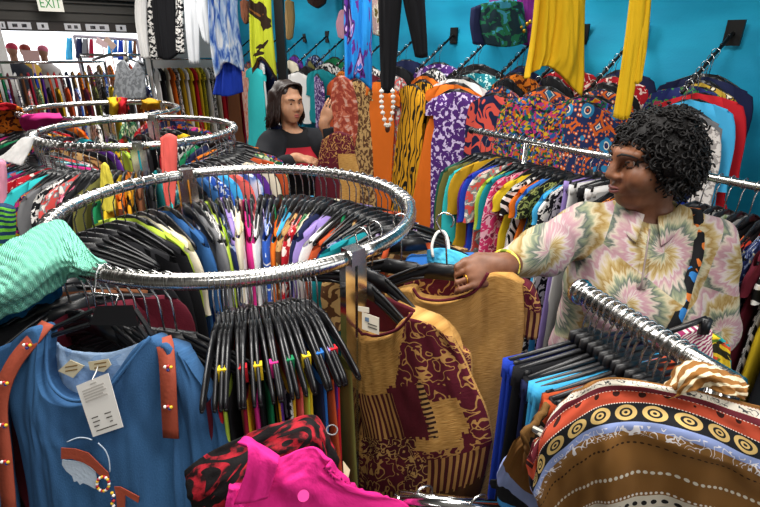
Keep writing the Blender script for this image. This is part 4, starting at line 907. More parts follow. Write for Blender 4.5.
# big printed cloth over the front right rack
PRS = NT('african_print', .85); uvn = PRS.N('ShaderNodeUVMap', uv_map='UVMap').outputs[0]; sx = PRS.N('ShaderNodeSeparateXYZ', {0: uvn}); U = sx.outputs[0]; Vv = sx.outputs[1]
def stops(l): return [(p, srgb(c)) for p, c in l]
base = PRS.ramp(Vv, stops([(0, '1d1a1a'), (.05, 'dcd2c0'), (.10, '8a5f2e'), (.40, '8f6533'), (.475, '8f9fd0'), (.545, '17181c'), (.665, 'b8492f'), (.80, '641f2a'), (.87, 'ded6c6'), (.965, '84592a')]))
def band(v0, v1): return PRS.math('MULTIPLY', PRS.math('GREATER_THAN', Vv, v0), PRS.math('LESS_THAN', Vv, v1))
def dots(nu_, vc, rad, asp):
    a_ = PRS.math('SUBTRACT', PRS.math('FRACT', PRS.math('MULTIPLY', U, nu_)), .5); b_ = PRS.math('MULTIPLY', PRS.math('SUBTRACT', Vv, vc), asp)
    return PRS.math('SQRT', PRS.math('ADD', PRS.math('MULTIPLY', a_, a_), PRS.math('MULTIPLY', b_, b_)))
c = base
d = dots(11.0, .605, .4, 8.6)
ring = PRS.math('MULTIPLY', PRS.math('LESS_THAN', d, .41), PRS.math('GREATER_THAN', PRS.math('ABSOLUTE', PRS.math('SUBTRACT', d, .2)), .045)); ring = PRS.math('MULTIPLY', ring, PRS.math('GREATER_THAN', d, .07)); c = PRS.mix(ring, c, srgb('cfae6c'))
for vc, nn, rad, colr, asp in ((.668, 110.0, .33, 'efe6da', 90), (.80, 80.0, .3, 'efe6da', 90), (.87, 90.0, .3, 'a33a2c', 90), (.965, 80.0, .3, 'a33a2c', 90), (.33, 46.0, .3, '3a2414', 50), (.20, 44.0, .34, 'e6ddcb', 44), (.075, 30.0, .3, '1d1a1a', 34), (.11, 60.0, .3, 'efe6da', 60)):
    c = PRS.mix(PRS.math('LESS_THAN', dots(nn, vc, 0, asp), rad), c, srgb(colr))
nz = PRS.N('ShaderNodeTexNoise', {'Vector': PRS.N('ShaderNodeMapping', {0: uvn, 3: (26, 9, 1)}).outputs[0], 'Scale': 1.0, 'Detail': .3, 'Distortion': 1.4})
ln = PRS.math('LESS_THAN', PRS.math('ABSOLUTE', PRS.math('SUBTRACT', PRS.math('FRACT', PRS.math('MULTIPLY', nz.outputs[0], 3.0)), .5)), .1)
c = PRS.mix(PRS.math('MULTIPLY', ln, band(.40, .52)), c, srgb('e9e4e6')); c = PRS.mix(PRS.math('MULTIPLY', ln, band(.885, .95)), c, srgb('4a4a4c'))
st = PRS.N('ShaderNodeTexVoronoi', {'Vector': PRS.N('ShaderNodeMapping', {0: uvn, 3: (13, 4, 1)}).outputs[0], 'Scale': 1.0, 'Randomness': .2})
c = PRS.mix(PRS.math('MULTIPLY', PRS.math('LESS_THAN', st.outputs['Distance'], .19), band(.69, .79)), c, srgb('33140f'))
PRS.col(c); PRS.weave(300, .2); PRINT = PRS.m
rows = [[(538, 440, 1.33), (556, 408, 1.37), (578, 390, 1.405), (606, 378, 1.42), (650, 382, 1.425), (700, 391, 1.425), (740, 402, 1.42), (785, 412, 1.41)],
        [(531, 458, 1.31), (546, 428, 1.35), (572, 404, 1.39), (606, 389, 1.41), (650, 391, 1.418), (700, 402, 1.415), (740, 416, 1.405), (785, 432, 1.39)],
        [(528, 474, 1.28), (540, 450, 1.32), (568, 424, 1.37), (606, 405, 1.395), (650, 404, 1.405), (700, 416, 1.4), (740, 433, 1.385), (785, 452, 1.36)],
        [(532, 492, 1.24), (545, 468, 1.29), (572, 446, 1.34), (606, 432, 1.37), (650, 430, 1.38), (700, 440, 1.375), (740, 456, 1.355), (785, 476, 1.33)],
        [(540, 506, 1.2), (556, 484, 1.25), (580, 464, 1.31), (610, 452, 1.345), (650, 448, 1.355), (700, 455, 1.35), (740, 472, 1.33), (785, 494, 1.3)],
        [(545, 530, 1.12), (562, 510, 1.18), (585, 494, 1.24), (612, 484, 1.28), (650, 480, 1.29), (700, 486, 1.285), (740, 502, 1.265), (785, 522, 1.24)],
        [(545, 570, 1.02), (562, 550, 1.08), (586, 534, 1.14), (614, 525, 1.18), (650, 520, 1.2), (700, 526, 1.2), (740, 542, 1.18), (785, 562, 1.15)]]
o = sheet('printed_dress', [[atz(*p) for p in r] for r in rows], PRINT, None, 110, 90, .01, 0, .016, (5, 3), 11, uv='norm', cloth=.004)
tag(o, 'big brown, blue and orange banded print dress heaped over the front right rail', 'dress')
FLAP = NT('brown_band_print', .85); uvn2 = FLAP.N('ShaderNodeSeparateXYZ', {0: FLAP.N('ShaderNodeUVMap', uv_map='UVMap').outputs[0]})
FLAP.col(FLAP.ramp(uvn2.outputs[1], stops([(0, '3a86c4'), (.06, '17181c'), (.22, '8f9fd0'), (.36, '7a5326'), (.72, 'e2d8ca'), (.76, '1d1a16'), (.93, '6a4a22')]))); FLAP.weave(300, .2)
rows = [[(553, 408, 1.35), (544, 416, 1.345), (536, 426, 1.335), (530, 440, 1.32), (528, 456, 1.29)], [(540, 424, 1.32), (532, 434, 1.31), (528, 446, 1.29), (534, 462, 1.26), (545, 474, 1.23)],
        [(518, 444, 1.27), (515, 454, 1.255), (520, 468, 1.23), (532, 482, 1.2), (548, 490, 1.18)], [(500, 465, 1.22), (500, 480, 1.19), (512, 492, 1.17), (530, 502, 1.14), (548, 508, 1.12)], [(497, 485, 1.17), (500, 504, 1.13), (516, 516, 1.1), (534, 524, 1.08), (550, 530, 1.06)]]
o2 = sheet('turned_back_fold', [[atz(*p) for p in r] for r in rows], FLAP.m, None, 40, 40, .008, 0, .01, (4, 3), 5, uv='norm'); o2.parent = o
rows = [[(664, 386, 1.4), (672, 372, 1.425), (690, 361, 1.44), (716, 366, 1.44), (738, 376, 1.43), (748, 384, 1.42)], [(664, 394, 1.41), (678, 382, 1.435), (696, 374, 1.45), (716, 378, 1.45), (736, 386, 1.44), (746, 391, 1.43)], [(668, 399, 1.41), (682, 394, 1.425), (700, 389, 1.435), (716, 391, 1.435), (734, 396, 1.43), (744, 400, 1.42)]]
o = sheet('scarf', [[atz(*p) for p in r] for r in rows], stripes('8a5c2a', 'd9c9a8', 16, .9, 4.0, .72), None, 40, 24, .01, 0, .008, (5, 2), 3); tag(o, 'small brown and cream printed scarf bunched at the rail end above big print dress', 'scarf')

# low rail at the bottom of the view with the red-black blouse and the pink shirt
E0 = Vector((-.27, .46, 1.03)); E1 = Vector((.16, .60, 1.03))
e = empty('straight_rack', (-.05, .53, 0), 'low rail mostly hidden under the magenta shirt, bottom middle', 'clothes rack')
place('rail', MB().tube([E0, E1], .015, 10), CHROME, e)
for q in (.08, .92): p = E0.lerp(E1, q); place('post', MB().tube([p, (p.x, p.y, 0)], .014, 8), CHROME, e)
rows = [[(186, 470, 1.14), (204, 455, 1.17), (228, 443, 1.19), (256, 430, 1.205), (290, 419, 1.215), (313, 414, 1.215), (327, 430, 1.2), (336, 452, 1.17)],
        [(188, 492, 1.11), (206, 482, 1.14), (230, 468, 1.165), (258, 452, 1.185), (290, 440, 1.195), (314, 438, 1.195), (328, 452, 1.18), (338, 470, 1.15)],
        [(196, 515, 1.07), (212, 505, 1.1), (234, 494, 1.13), (262, 478, 1.15), (290, 468, 1.16), (314, 466, 1.16), (330, 474, 1.15), (340, 488, 1.12)],
        [(204, 560, 1.0), (220, 550, 1.02), (240, 540, 1.04), (264, 530, 1.06), (290, 520, 1.07), (314, 515, 1.07), (332, 512, 1.06), (344, 512, 1.04)]]
RB = NT('red_black_print', .8); n = RB.N('ShaderNodeTexNoise', {'Vector': RB.uv((1, 1), False), 'Scale': 9.0, 'Detail': .6, 'Distortion': 2.2}); n2 = RB.N('ShaderNodeTexNoise', {'Vector': RB.uv((1, 1), False), 'Scale': 38.0, 'Detail': 4.0})
k = RB.math('GREATER_THAN', RB.math('ABSOLUTE', RB.math('SUBTRACT', RB.math('FRACT', RB.math('MULTIPLY', n.outputs[0], 3.2)), .5)), .21)
RB.col(RB.mix(k, RB.ramp(n2.outputs[0], [(.42, srgb('1f0a0d')), (.56, srgb('a81c2b'))], False), srgb('120e10'))); RB.weave(260, .2)
o = sheet('blouse', [[atz(*p) for p in r] for r in rows], RB.m, None, 70, 44, .008, 0, .02, (6, 3), 9); tag(o, 'red and black swirl printed blouse heaped beside the magenta shirt', 'top')
PK = plain('e8288a', .85)
pk = empty('shirt', atz(310, 490, 1.0), 'bright magenta shirt with collar heaped at the bottom middle', 'top')
rows = [[(258, 468, 1.19), (272, 460, 1.205), (288, 455, 1.215), (302, 449, 1.22), (316, 448, 1.22), (326, 462, 1.205), (337, 478, 1.18)],
        [(240, 488, 1.16), (262, 480, 1.18), (284, 474, 1.19), (304, 470, 1.195), (320, 470, 1.19), (338, 482, 1.17), (366, 492, 1.13)],
        [(226, 512, 1.12), (256, 502, 1.14), (284, 495, 1.155), (306, 493, 1.16), (328, 494, 1.15), (360, 500, 1.12), (408, 505, 1.07)],
        [(220, 550, 1.05), (256, 540, 1.07), (284, 532, 1.08), (306, 530, 1.08), (330, 530, 1.08), (366, 532, 1.06), (416, 532, 1.02)]]
sheet('body', [[atz(*p) for p in r] for r in rows], PK, pk, 60, 40, .006, 0, .014, (5, 3), 4, cloth=.003)
rows = [[(237, 442, 1.23), (246, 436, 1.235), (258, 442, 1.23), (270, 449, 1.225), (280, 456, 1.22)], [(247, 446, 1.24), (254, 446, 1.24), (262, 452, 1.235), (270, 458, 1.23), (278, 463, 1.225)], [(246, 470, 1.21), (252, 470, 1.21), (260, 472, 1.21), (268, 474, 1.205), (274, 477, 1.2)], [(234, 505, 1.15), (244, 504, 1.15), (254, 502, 1.155), (262, 500, 1.155), (268, 498, 1.155)]]
sheet('collar', [[atz(*p) for p in r] for r in rows], PK, pk, 30, 30, .006, 0, .002, (3, 2), 2, cloth=.0008)
rows = [[(229, 488, 1.17), (238, 486, 1.17), (246, 488, 1.17)], [(226, 500, 1.15), (236, 500, 1.15), (246, 500, 1.15)], [(220, 530, 1.1), (234, 530, 1.1), (246, 530, 1.1)]]
sheet('cuff', [[atz(*p) for p in r] for r in rows], PK, pk, 12, 12, .006, .006, .004, (4, 2), 2)
b = atz(304, 497, 1.178); m = MB(); bn = Vector((0, -.5, .85)).normalized(); m.tube([b+bn*.006, b+bn*.0085], .0085, 18); place('button', m, simple('pink_button', 'd22c85', .4), pk, False)
o = MB().tube([atz(332+5.5*cos(a_), 430+5*sin(a_), 1.22) for a_ in [2*pi*k/16 for k in range(16)]], .0013, 6, closed=True).build('size_ring', simple('clear_plastic', '6c6a6c', .15)); tag(o, 'clear plastic size ring beside the red and black blouse', 'size ring')
sheet_ = [[(338, 428, 1.17), (343, 426, 1.17)], [(342, 470, 1.12), (350, 470, 1.12)], [(345, 500, 1.06), (356, 498, 1.06)]]
o = flat('paper_tag', [(343, 461), (350, 470), (348, 480), (344, 478)], CREAM, 0, None, Plane(atz(346, 470, 1.12), (0, -.8, .6))); tag(o, 'small cream paper tag right of the magenta shirt', 'tag')
for k, (px, py, lab) in enumerate(((423, 497, 'black hanger low at the bottom edge, right of magenta shirt'), (478, 506, 'black hanger at bottom edge below the patchwork tunic'))):
    hang(atz(px, py-2, 1.07), .5, MATS['black'], 'jacket', ['black jacket hanging low at the bottom edge, right of magenta shirt', 'black jacket hanging at bottom edge below the patchwork tunic'][k], None, (0, 0), lab, None)
p0 = atz(400, 497, 1.07); p1 = atz(500, 508, 1.07)
e = empty('straight_rack', (p0.x, p0.y, 0), 'low rail at the bottom edge under two chrome hooks', 'clothes rack')
place('rail', MB().tube([p0, p1], .012, 8), CHROME, e)
for p in (p0, p1): place('post', MB().tube([p, (p.x, p.y, 0)], .012, 8), CHROME, e)

# cloth odds and ends on the racks behind
def odd(name, rows, mat, lab, cat, **kw):
    o = sheet(name, [[atz(*p) for p in r] for r in rows], mat, None, 20, 20, .008, 0, .012, (4, 3), 3, **kw); return tag(o, lab, cat)
pl = Plane(at(168, 160, 1.98), (.2, -1, 0))
o = sheet('scarf', [zrow(pl, [(160, 138), (168, 134), (177, 137)]), zrow(pl, [(161, 160), (168, 160), (177, 160)]), zrow(pl, [(163, 185), (169, 187), (176, 186)]), zrow(pl, [(166, 206), (170, 210), (174, 208)])], MATS['coral'], None, 14, 24, .006, .01, .01); tag(o, 'coral scarf hanging over the front of the middle round rack', 'scarf')
pl = Plane(at(108, 190, 1.9), (.3, -1, 0))
o = sheet('scarf', [zrow(pl, [(101, 165), (104, 163), (109, 167)]), zrow(pl, [(100, 185), (107, 185), (114, 186)]), zrow(pl, [(102, 210), (109, 212), (116, 210)])], plain('dccb4a'), None, 14, 24, .006, .01, .01); tag(o, 'yellow scarf hanging low between the near and middle racks', 'scarf')
odd('scarf', [[(22, 117, 1.43), (40, 113, 1.43), (60, 113, 1.42)], [(20, 124, 1.38), (40, 120, 1.4), (62, 119, 1.4)], [(26, 132, 1.32), (42, 130, 1.32), (56, 126, 1.32)]], plain('cf2f86'), 'magenta cloth heaped at the left of the farthest round rack', 'scarf')
odd('scarf', [[(0, 110, 1.42), (10, 106, 1.44), (22, 109, 1.42)], [(0, 118, 1.36), (10, 116, 1.37), (24, 118, 1.36)], [(-4, 134, 1.25), (10, 134, 1.25), (24, 134, 1.25)]], MATS['orange print'], 'orange and brown cloth heaped left of the farthest round rack', 'scarf')
odd('scarf', [[(-6, 106, 1.46), (6, 103, 1.47), (16, 106, 1.46)], [(-6, 111, 1.43), (6, 110, 1.43), (16, 110, 1.43)]], MATS['red'], 'red cloth at the left edge beyond the farthest rack', 'scarf')
odd('scarf', [[(108, 98, 1.42), (114, 97, 1.42), (120, 98, 1.42)], [(109, 106, 1.36), (114, 107, 1.36), (119, 106, 1.36)], [(110, 117, 1.26), (115, 118, 1.26), (119, 116, 1.26)]], MATS['yellow'], 'yellow cloth folded over the farthest round rack', 'scarf')
odd('scarf', [[(117, 98, 1.42), (121, 97, 1.42), (126, 98, 1.42)], [(117, 106, 1.36), (122, 107, 1.36), (126, 106, 1.36)], [(117, 117, 1.26), (122, 118, 1.26), (126, 116, 1.26)]], MATS['red'], 'red cloth folded beside the yellow one on the farthest rack', 'scarf')
odd('scarf', [[(142, 101, 1.43), (150, 98, 1.44), (160, 101, 1.43)], [(142, 105, 1.4), (150, 104, 1.41), (160, 105, 1.4)], [(140, 110, 1.35), (150, 110, 1.35), (161, 110, 1.35)]], MATS['mustard'], 'mustard cloth bunched at the right of the farthest rack', 'scarf')
pl = Plane(at(8, 230, 1.55), (.5, -1, 0))
o = sheet('blouse', [zrow(pl, [(-14, 206), (2, 205), (15, 208)]), zrow(pl, [(-14, 226), (2, 226), (16, 226)]), zrow(pl, [(-14, 256), (2, 256), (14, 254)])], stripes('1c3a5e', '6cbb3a', 14, pi/2+.1, .8, .5), None, 14, 20, .008, .02, .012); tag(o, 'green and navy striped blouse at the left edge above the jumper', 'top')
pl = Plane(at(12, 190, 1.95), (.5, -1, 0))
o = sheet('blouse', [zrow(pl, [(-12, 162), (0, 160), (6, 163)]), zrow(pl, [(-12, 185), (0, 185), (7, 186)]), zrow(pl, [(-12, 215), (0, 215), (6, 214)])], MATS['pink'], None, 12, 16, .008, .02, .012); tag(o, 'pink blouse at the left edge above the striped one', 'top')

# ------------------------------------------------------------------ people: smooth distance fields meshed into one continuous body
def seg(a, b, ra, rb, k=.03, op=1): return ('c', Vector(a), Vector(b), ra, rb, k, op)
def ell(c, r, k=.03, M=None, op=1): return ('e', Vector(c), tuple(r), M, k, op)
def xf(prims, M):
    out = []
    R = M.to_3x3()
    for p in prims:
        if p[0] == 'c': out.append(('c', M @ p[1], M @ p[2])+p[3:])
        else: out.append(('e', M @ p[1], p[2], (R @ p[3]) if p[3] is not None else R.copy())+p[4:])
    return out
def prim_d(p, X, Y, Z):
    if p[0] == 'c':
        a, b = p[1], p[2]; d = b-a; L2 = max(d.length_squared, 1e-9)
        t = np.clip(((X-a.x)*d.x+(Y-a.y)*d.y+(Z-a.z)*d.z)/L2, 0, 1)
        return np.sqrt((X-a.x-t*d.x)**2+(Y-a.y-t*d.y)**2+(Z-a.z-t*d.z)**2)-(p[3]+(p[4]-p[3])*t)
    c, r, M = p[1], p[2], p[3]; x, y, z = X-c.x, Y-c.y, Z-c.z
    if M is not None:
        m = M.transposed(); x, y, z = (m[0][0]*x+m[0][1]*y+m[0][2]*z, m[1][0]*x+m[1][1]*y+m[1][2]*z, m[2][0]*x+m[2][1]*y+m[2][2]*z)
    k0 = np.sqrt((x/r[0])**2+(y/r[1])**2+(z/r[2])**2); k1 = np.sqrt((x/r[0]**2)**2+(y/r[1]**2)**2+(z/r[2]**2)**2)
    return k0*(k0-1)/np.maximum(k1, 1e-6)
def prim_box(p):
    if p[0] == 'c':
        r = max(p[3], p[4]); return [min(p[1][i], p[2][i])-r for i in range(3)], [max(p[1][i], p[2][i])+r for i in range(3)]
    r = max(p[2]); return [p[1][i]-r for i in range(3)], [p[1][i]+r for i in range(3)]
def axis(lo, hi, fine, h, H):
    out = [lo]
    while out[-1] < hi:
        x = out[-1]; out.append(x+(h if any(a <= x <= b for a, b in fine) else H))
    return np.array(out, dtype=np.float32)
def sdf_mesh(name, prims, xs, ys, zs, disp=None):
    f = np.full((len(xs), len(ys), len(zs)), .5, dtype=np.float32)
    for p in prims:
        lo, hi = prim_box(p); m = .07; sl = []
        for ax, l, h in zip((xs, ys, zs), lo, hi): sl.append(slice(max(0, int(np.searchsorted(ax, l-m))-1), int(np.searchsorted(ax, h+m))+1))
        X, Y, Z = np.meshgrid(xs[sl[0]], ys[sl[1]], zs[sl[2]], indexing='ij', sparse=True)
        d = prim_d(p, X, Y, Z); k = p[-2]; a = f[tuple(sl)]
        if p[-1] > 0: h = np.maximum(k-np.abs(a-d), 0)/k; f[tuple(sl)] = np.minimum(a, d)-h*h*k*.25
        else: h = np.maximum(k-np.abs(a+d), 0)/k; f[tuple(sl)] = np.maximum(a, -d)+h*h*k*.25
    if disp is not None: f += disp(*np.meshgrid(xs, ys, zs, indexing='ij', sparse=True))
    f[0] = f[-1] = .5; f[:, 0] = f[:, -1] = .5; f[:, :, 0] = f[:, :, -1] = .5
    ins = f < 0; c = [slice(0, -1), slice(1, None)]
    cnt = sum(ins[c[i], c[j], c[k]].astype(np.int8) for i in (0, 1) for j in (0, 1) for k in (0, 1))
    act = (cnt > 0) & (cnt < 8); I, J, K = np.nonzero(act); idx = -np.ones(act.shape, dtype=np.int64); idx[I, J, K] = np.arange(len(I))
    acc = np.zeros((len(I), 3)); n = np.zeros(len(I)); ax = (xs, ys, zs)
    for d in range(3):
        for u in (0, 1):
            for v in (0, 1):
                o = [0, 0, 0]; o[(d+1) % 3] = u; o[(d+2) % 3] = v; q = list(o); q[d] = 1
                A = f[I+o[0], J+o[1], K+o[2]]; B = f[I+q[0], J+q[1], K+q[2]]; m = (A < 0) != (B < 0)
                t = np.where(m, A/np.where(m, A-B, 1), 0)
                P = np.stack([xs[I+o[0]], ys[J+o[1]], zs[K+o[2]]], 1).astype(np.float64); Q = np.stack([xs[I+q[0]], ys[J+q[1]], zs[K+q[2]]], 1)
                acc += np.where(m[:, None], P+(Q-P)*t[:, None], 0); n += m
    V = acc/n[:, None]; F = []
    for d in range(3):
        e = [slice(None)]*3; g = [slice(None)]*3; e[d] = slice(0, -1); g[d] = slice(1, None)
        A = ins[tuple(e)]; B = ins[tuple(g)]; a, b, cc = np.nonzero(A != B); s_ = A[a, b, cc]
        p = [a, b, cc]; u, v = (d+1) % 3, (d+2) % 3; ok = (p[u] > 0) & (p[v] > 0) & (p[u] < act.shape[u]) & (p[v] < act.shape[v])
        p = [x[ok] for x in p]; s_ = s_[ok]
        def cell(du, dv): r = [x.copy() for x in p]; r[u] = r[u]-du; r[v] = r[v]-dv; return idx[r[0], r[1], r[2]]
        q = np.stack([cell(0, 0), cell(1, 0), cell(1, 1), cell(0, 1)], 1); q[~s_] = q[~s_][:, ::-1]; F.append(q)
    F = np.concatenate(F); me = bpy.data.meshes.new(name); me.from_pydata(V.tolist(), [], F.tolist())
    me.polygons.foreach_set('use_smooth', [True]*len(me.polygons)); me.update(); return me
def sdf_at(prims, P):
    X, Y, Z = (np.array([v], dtype=np.float64) for v in P); f = np.array([.5])
    for p in prims:
        d = prim_d(p, X, Y, Z); k = p[-2]
        if p[-1] > 0: h = np.maximum(k-np.abs(f-d), 0)/k; f = np.minimum(f, d)-h*h*k*.25
    return float(f[0])
def stick(prims, P, D, off):
    """move from P along D until the surface is off away"""
    P = Vector(P); D = Vector(D).normalized()
    for _ in range(60):
        d = sdf_at(prims, P)-off
        if abs(d) < .0004: break
        P = P+D*max(min(d, .05), -.05)
    return P
def ik(a, b, l1, l2, bend):
    d = b-a; L_ = min(d.length, (l1+l2)*.999); u = d.normalized(); x = (l1*l1-l2*l2+L_*L_)/(2*L_); h = math.sqrt(max(l1*l1-x*x, 0))
    bd = Vector(bend); bd = (bd-u*bd.dot(u)).normalized(); return a+u*x+bd*h
def head_prims(full=1.0):
    P = [ell((0, .018, .032), (.074, .09, .082), .02), ell((0, -.026, -.035), (.057*full, .06, .076), .035), ell((0, -.064, -.092), (.024, .02, .02), .03),
         ell((.037*full, -.055, -.032), (.027, .028, .03), .03), ell((-.037*full, -.055, -.032), (.027, .028, .03), .03), ell((0, -.05, -.05), (.032, .035, .035), .03),
         seg((-.045, -.064, .03), (0, -.078, .028), .011, .011, .025), seg((.045, -.064, .03), (0, -.078, .028), .011, .011, .025),
         seg((0, -.083, .016), (0, -.103, -.022), .0085, .0135, .014), ell((.013, -.092, -.028), (.011, .012, .009), .01), ell((-.013, -.092, -.028), (.011, .012, .009), .01),
         ell((.031, -.096, .008), (.018, .013, .0095), .012, None, -1), ell((-.031, -.096, .008), (.018, .013, .0095), .012, None, -1),
         seg((-.019, -.081, -.056), (.019, -.081, -.056), .007, .007, .012), seg((0, -.089, -.055), (0, -.089, -.056), .008, .008, .012), seg((-.016, -.08, -.068), (.016, -.08, -.068), .008, .008, .012), seg((0, -.087, -.069), (0, -.087, -.069), .008, .008, .01),
         ell((0, -.097, -.0617), (.024, .008, .0022), .004, None, -1)]
    for s in (-1, 1):
        P += [ell((s*.076, .014, -.004), (.009, .02, .031), .012, Matrix.Rotation(s*.35, 3, 'Z')), ell((s*.082, .008, -.002), (.006, .009, .015), .006, None, -1), ell((s*.074, .008, -.034), (.007, .009, .009), .01)]
    return P
def hand_prims(W, palm_dir, finger_dir, up, grip, side=1, sc=1.0):
    """palm at W (wrist) running along finger_dir; 'palm_dir' = direction the palm faces; fingers curl towards it"""
    f = finger_dir.normalized(); n = (palm_dir-f*palm_dir.dot(f)).normalized(); s = f.cross(n)*side
    P = [seg(W-f*.02*sc, W+f*.015*sc, .026*sc, .027*sc, .02), ell(W+f*.052*sc, (.043*sc, .041*sc, .016*sc), .02, Matrix((f, s, n)).transposed())]
    for k, (off, L_) in enumerate(((.03, .072), (.011, .08), (-.009, .075), (-.027, .06))):
        b = W+f*.085*sc+s*off*sc; g = grip[k] if isinstance(grip, (list, tuple)) else grip; q = b-f*.03*sc; r0 = .0086-.0007*(k == 3)
        a_ = 0; pts = [q, b]
        for j, part in enumerate((.45, .31, .24)):
            a_ += g*(.8 if j == 0 else 1.0); dr = f*cos(a_)+n*sin(a_); pts.append(pts[-1]+dr*L_*part*sc)
        for j in range(len(pts)-1): P.append(seg(pts[j], pts[j+1], (r0-.0008*j)*sc, (r0-.0008*(j+1))*sc, .004 if j else .007))
    return P, f, n, s
SKIN1 = NT('skin_deep_brown', .5, 0, 0, .4); n = SKIN1.N('ShaderNodeTexNoise', {'Scale': 30.0, 'Detail': 4.0}); SKIN1.col(SKIN1.ramp(n.outputs[0], [(.3, srgb('68402a')), (.7, srgb('83553b'))], False)); SKIN1.b.inputs['Subsurface Weight'].default_value = .08; SKIN1.b.inputs['Subsurface Radius'].default_value = (.02, .008, .004)
SKIN2 = NT('skin_light_brown', .55, 0, 0, .35); n = SKIN2.N('ShaderNodeTexNoise', {'Scale': 30.0, 'Detail': 4.0}); SKIN2.col(SKIN2.ramp(n.outputs[0], [(.3, srgb('a97a5d')), (.7, srgb('bd8c6c'))], False)); SKIN2.b.inputs['Subsurface Weight'].default_value = .1; SKIN2.b.inputs['Subsurface Radius'].default_value = (.02, .008, .004)
EYEW = simple('eye_white', 'd9d0c6', .2); IRIS = simple('iris', '1d110c', .1); LIP1 = simple('lips_brown', '6e3a36', .45); LIP2 = simple('lips_rose', 'a8584e', .45); BROW = simple('brow_hair', '0f0b0a', .8)
def face_parts(H, par, lip, skin, lid=.55):
    """H: head matrix; eyes with lids, lips, brows"""
    for s in (-1, 1):
        e = MB().ball(H @ Vector((s*.0295, -.0675, .007)), .0125, 8).build('eye', EYEW, par)
        g = (H.to_3x3() @ Vector((-s*.05, -1, -.15))).normalized(); MB().ball((H @ Vector((s*.0295, -.0675, .007)))+g*.0078, .0072, 8).build('iris', IRIS, e)
        V = MB(); R = H.to_3x3()   # upper and lower lids: bands of a slightly larger ball
        for lo, hi in ((-.42, 1.5), (-1.4, -.7)):
            n_ = 14; vs = []
            for i in range(5):
                el = lo+(hi-lo)*i/4
                for j in range(n_+1):
                    az = -1.5+3.0*j/n_; q = Vector((sin(az)*cos(el), -cos(az)*cos(el), sin(el)))*.0134; vs.append(H @ (Vector((s*.0295, -.0675, .007))+q))
            V.add(vs, [(i*(n_+1)+j, i*(n_+1)+j+1, (i+1)*(n_+1)+j+1, (i+1)*(n_+1)+j) for i in range(4) for j in range(n_)])
        V.build('eyelid', skin, e)
        MB().tube([H @ Vector(q) for q in ((s*.013, -.0945, .027), (s*.028, -.0925, .034), (s*.045, -.079, .031), (s*.054, -.066, .024))], [.0025, .0032, .0028, .0015], 6).build('eyebrow', BROW, par)
    m = MB(); m.tube([H @ Vector(q) for q in ((-.021, -.0845, -.0605), (-.008, -.0965, -.0565), (0, -.0975, -.058), (.008, -.0965, -.0565), (.021, -.0845, -.0605))], [.002, .0052, .0048, .0052, .002], 8).build('lips', lip, par)
    m = MB(); m.tube([H @ Vector(q) for q in ((-.02, -.0845, -.0635), (-.009, -.0945, -.067), (0, -.0965, -.0685), (.009, -.0945, -.067), (.02, -.0845, -.0635))], [.002, .0055, .006, .0055, .002], 8).build('lips', lip, par)

# woman in the tie-dye top
TB = Matrix.Translation((.775, 1.39, 0)) @ Matrix.Rotation(RD(-20), 4, 'Z')
def T(*p): return TB @ Vector(p)
HD1 = Matrix.Translation((.728, 1.365, 1.522)) @ Matrix.Rotation(RD(-80), 4, 'Z') @ Matrix.Rotation(RD(9), 4, 'X') @ Matrix.Scale(1.06, 4)
shR, shL = T(-.175, .0, 1.285), T(.175, .01, 1.285)
wrR = at(503, 266, 1.045); elR = ik(shR, wrR, .27, .25, (.2, .1, -1))
elL = T(.235, .0, 1.02); wrL = T(.10, -.25, .97)
torso = [ell(T(0, 0, 1.16), (.175, .125, .2), .05, TB.to_3x3()), ell(T(0, -.03, .98), (.18, .155, .2), .08, TB.to_3x3()), ell(T(0, 0, .85), (.185, .145, .15), .08, TB.to_3x3()),
         seg(T(-.14, .01, 1.285), T(.14, .01, 1.285), .062, .062, .06), seg(T(-.06, .02, 1.31), T(.06, .02, 1.31), .06, .06, .05),
         ell(T(-.08, -.10, 1.11), (.085, .075, .085), .06, TB.to_3x3()), ell(T(.08, -.10, 1.11), (.085, .075, .085), .06, TB.to_3x3())]
hp_, hf, hn, hs = hand_prims(wrR, Vector((.05, .75, -.65)), Vector((-1, -.22, -.16)), None, [.42, .5, .56, .6], 1, .95)
sgn = 1 if hs.z > 0 else -1
tu = hs*sgn
th = [wrR+hf*.02+tu*.018, wrR+hf*.048+tu*.034+hn*.008, wrR+hf*.08+tu*.030+hn*.006, wrR+hf*.104+tu*.022+hn*.006]
thumb = [seg(th[0], th[1], .0145, .012, .015), seg(th[1], th[2], .0115, .0105, .006), seg(th[2], th[3], .0105, .0085, .005)]
lh, lf, ln_, ls = hand_prims(wrL, Vector((0, .3, -1)), T(.02, -.4, .96)-wrL, None, .35, 1)
b1 = torso+xf(head_prims(1.12), HD1)+[seg(HD1 @ Vector((0, .028, -.06)), T(0, .02, 1.30), .052, .058, .035), ell(HD1 @ Vector((0, -.03, -.105)), (.035, .035, .022), .03, HD1.to_3x3()),
      seg(shR, elR, .055, .045, .04), seg(elR, wrR, .043, .027, .03), seg(shL, elL, .058, .046, .04), seg(elL, wrL, .044, .027, .03)]+hp_+thumb+lh
for s in (-1, 1): b1 += [seg(T(s*.09, 0, .82), T(s*.10, -.01, .46), .092, .06, .05), seg(T(s*.10, -.01, .46), T(s*.10, .02, .07), .058, .04, .03), seg(T(s*.10, .03, .04), T(s*.115, -.15, .028), .035, .026, .03)]
xs = axis(.16, 1.2, [(.17, .40), (.56, .88)], .0036, .011); ys = axis(.92, 1.75, [(.94, 1.12), (1.25, 1.5)], .0036, .011); zs = axis(-.02, 1.70, [(1.24, 1.36), (1.375, 1.66)], .0036, .012)
w1 = link('person', sdf_mesh('person', b1, xs, ys, zs), SKIN1.m)
tag(w1, 'woman with short curly black hair in a pastel tie-dye top, holding a hanger', 'person')
face_parts(HD1, w1, LIP1, SKIN1.m)
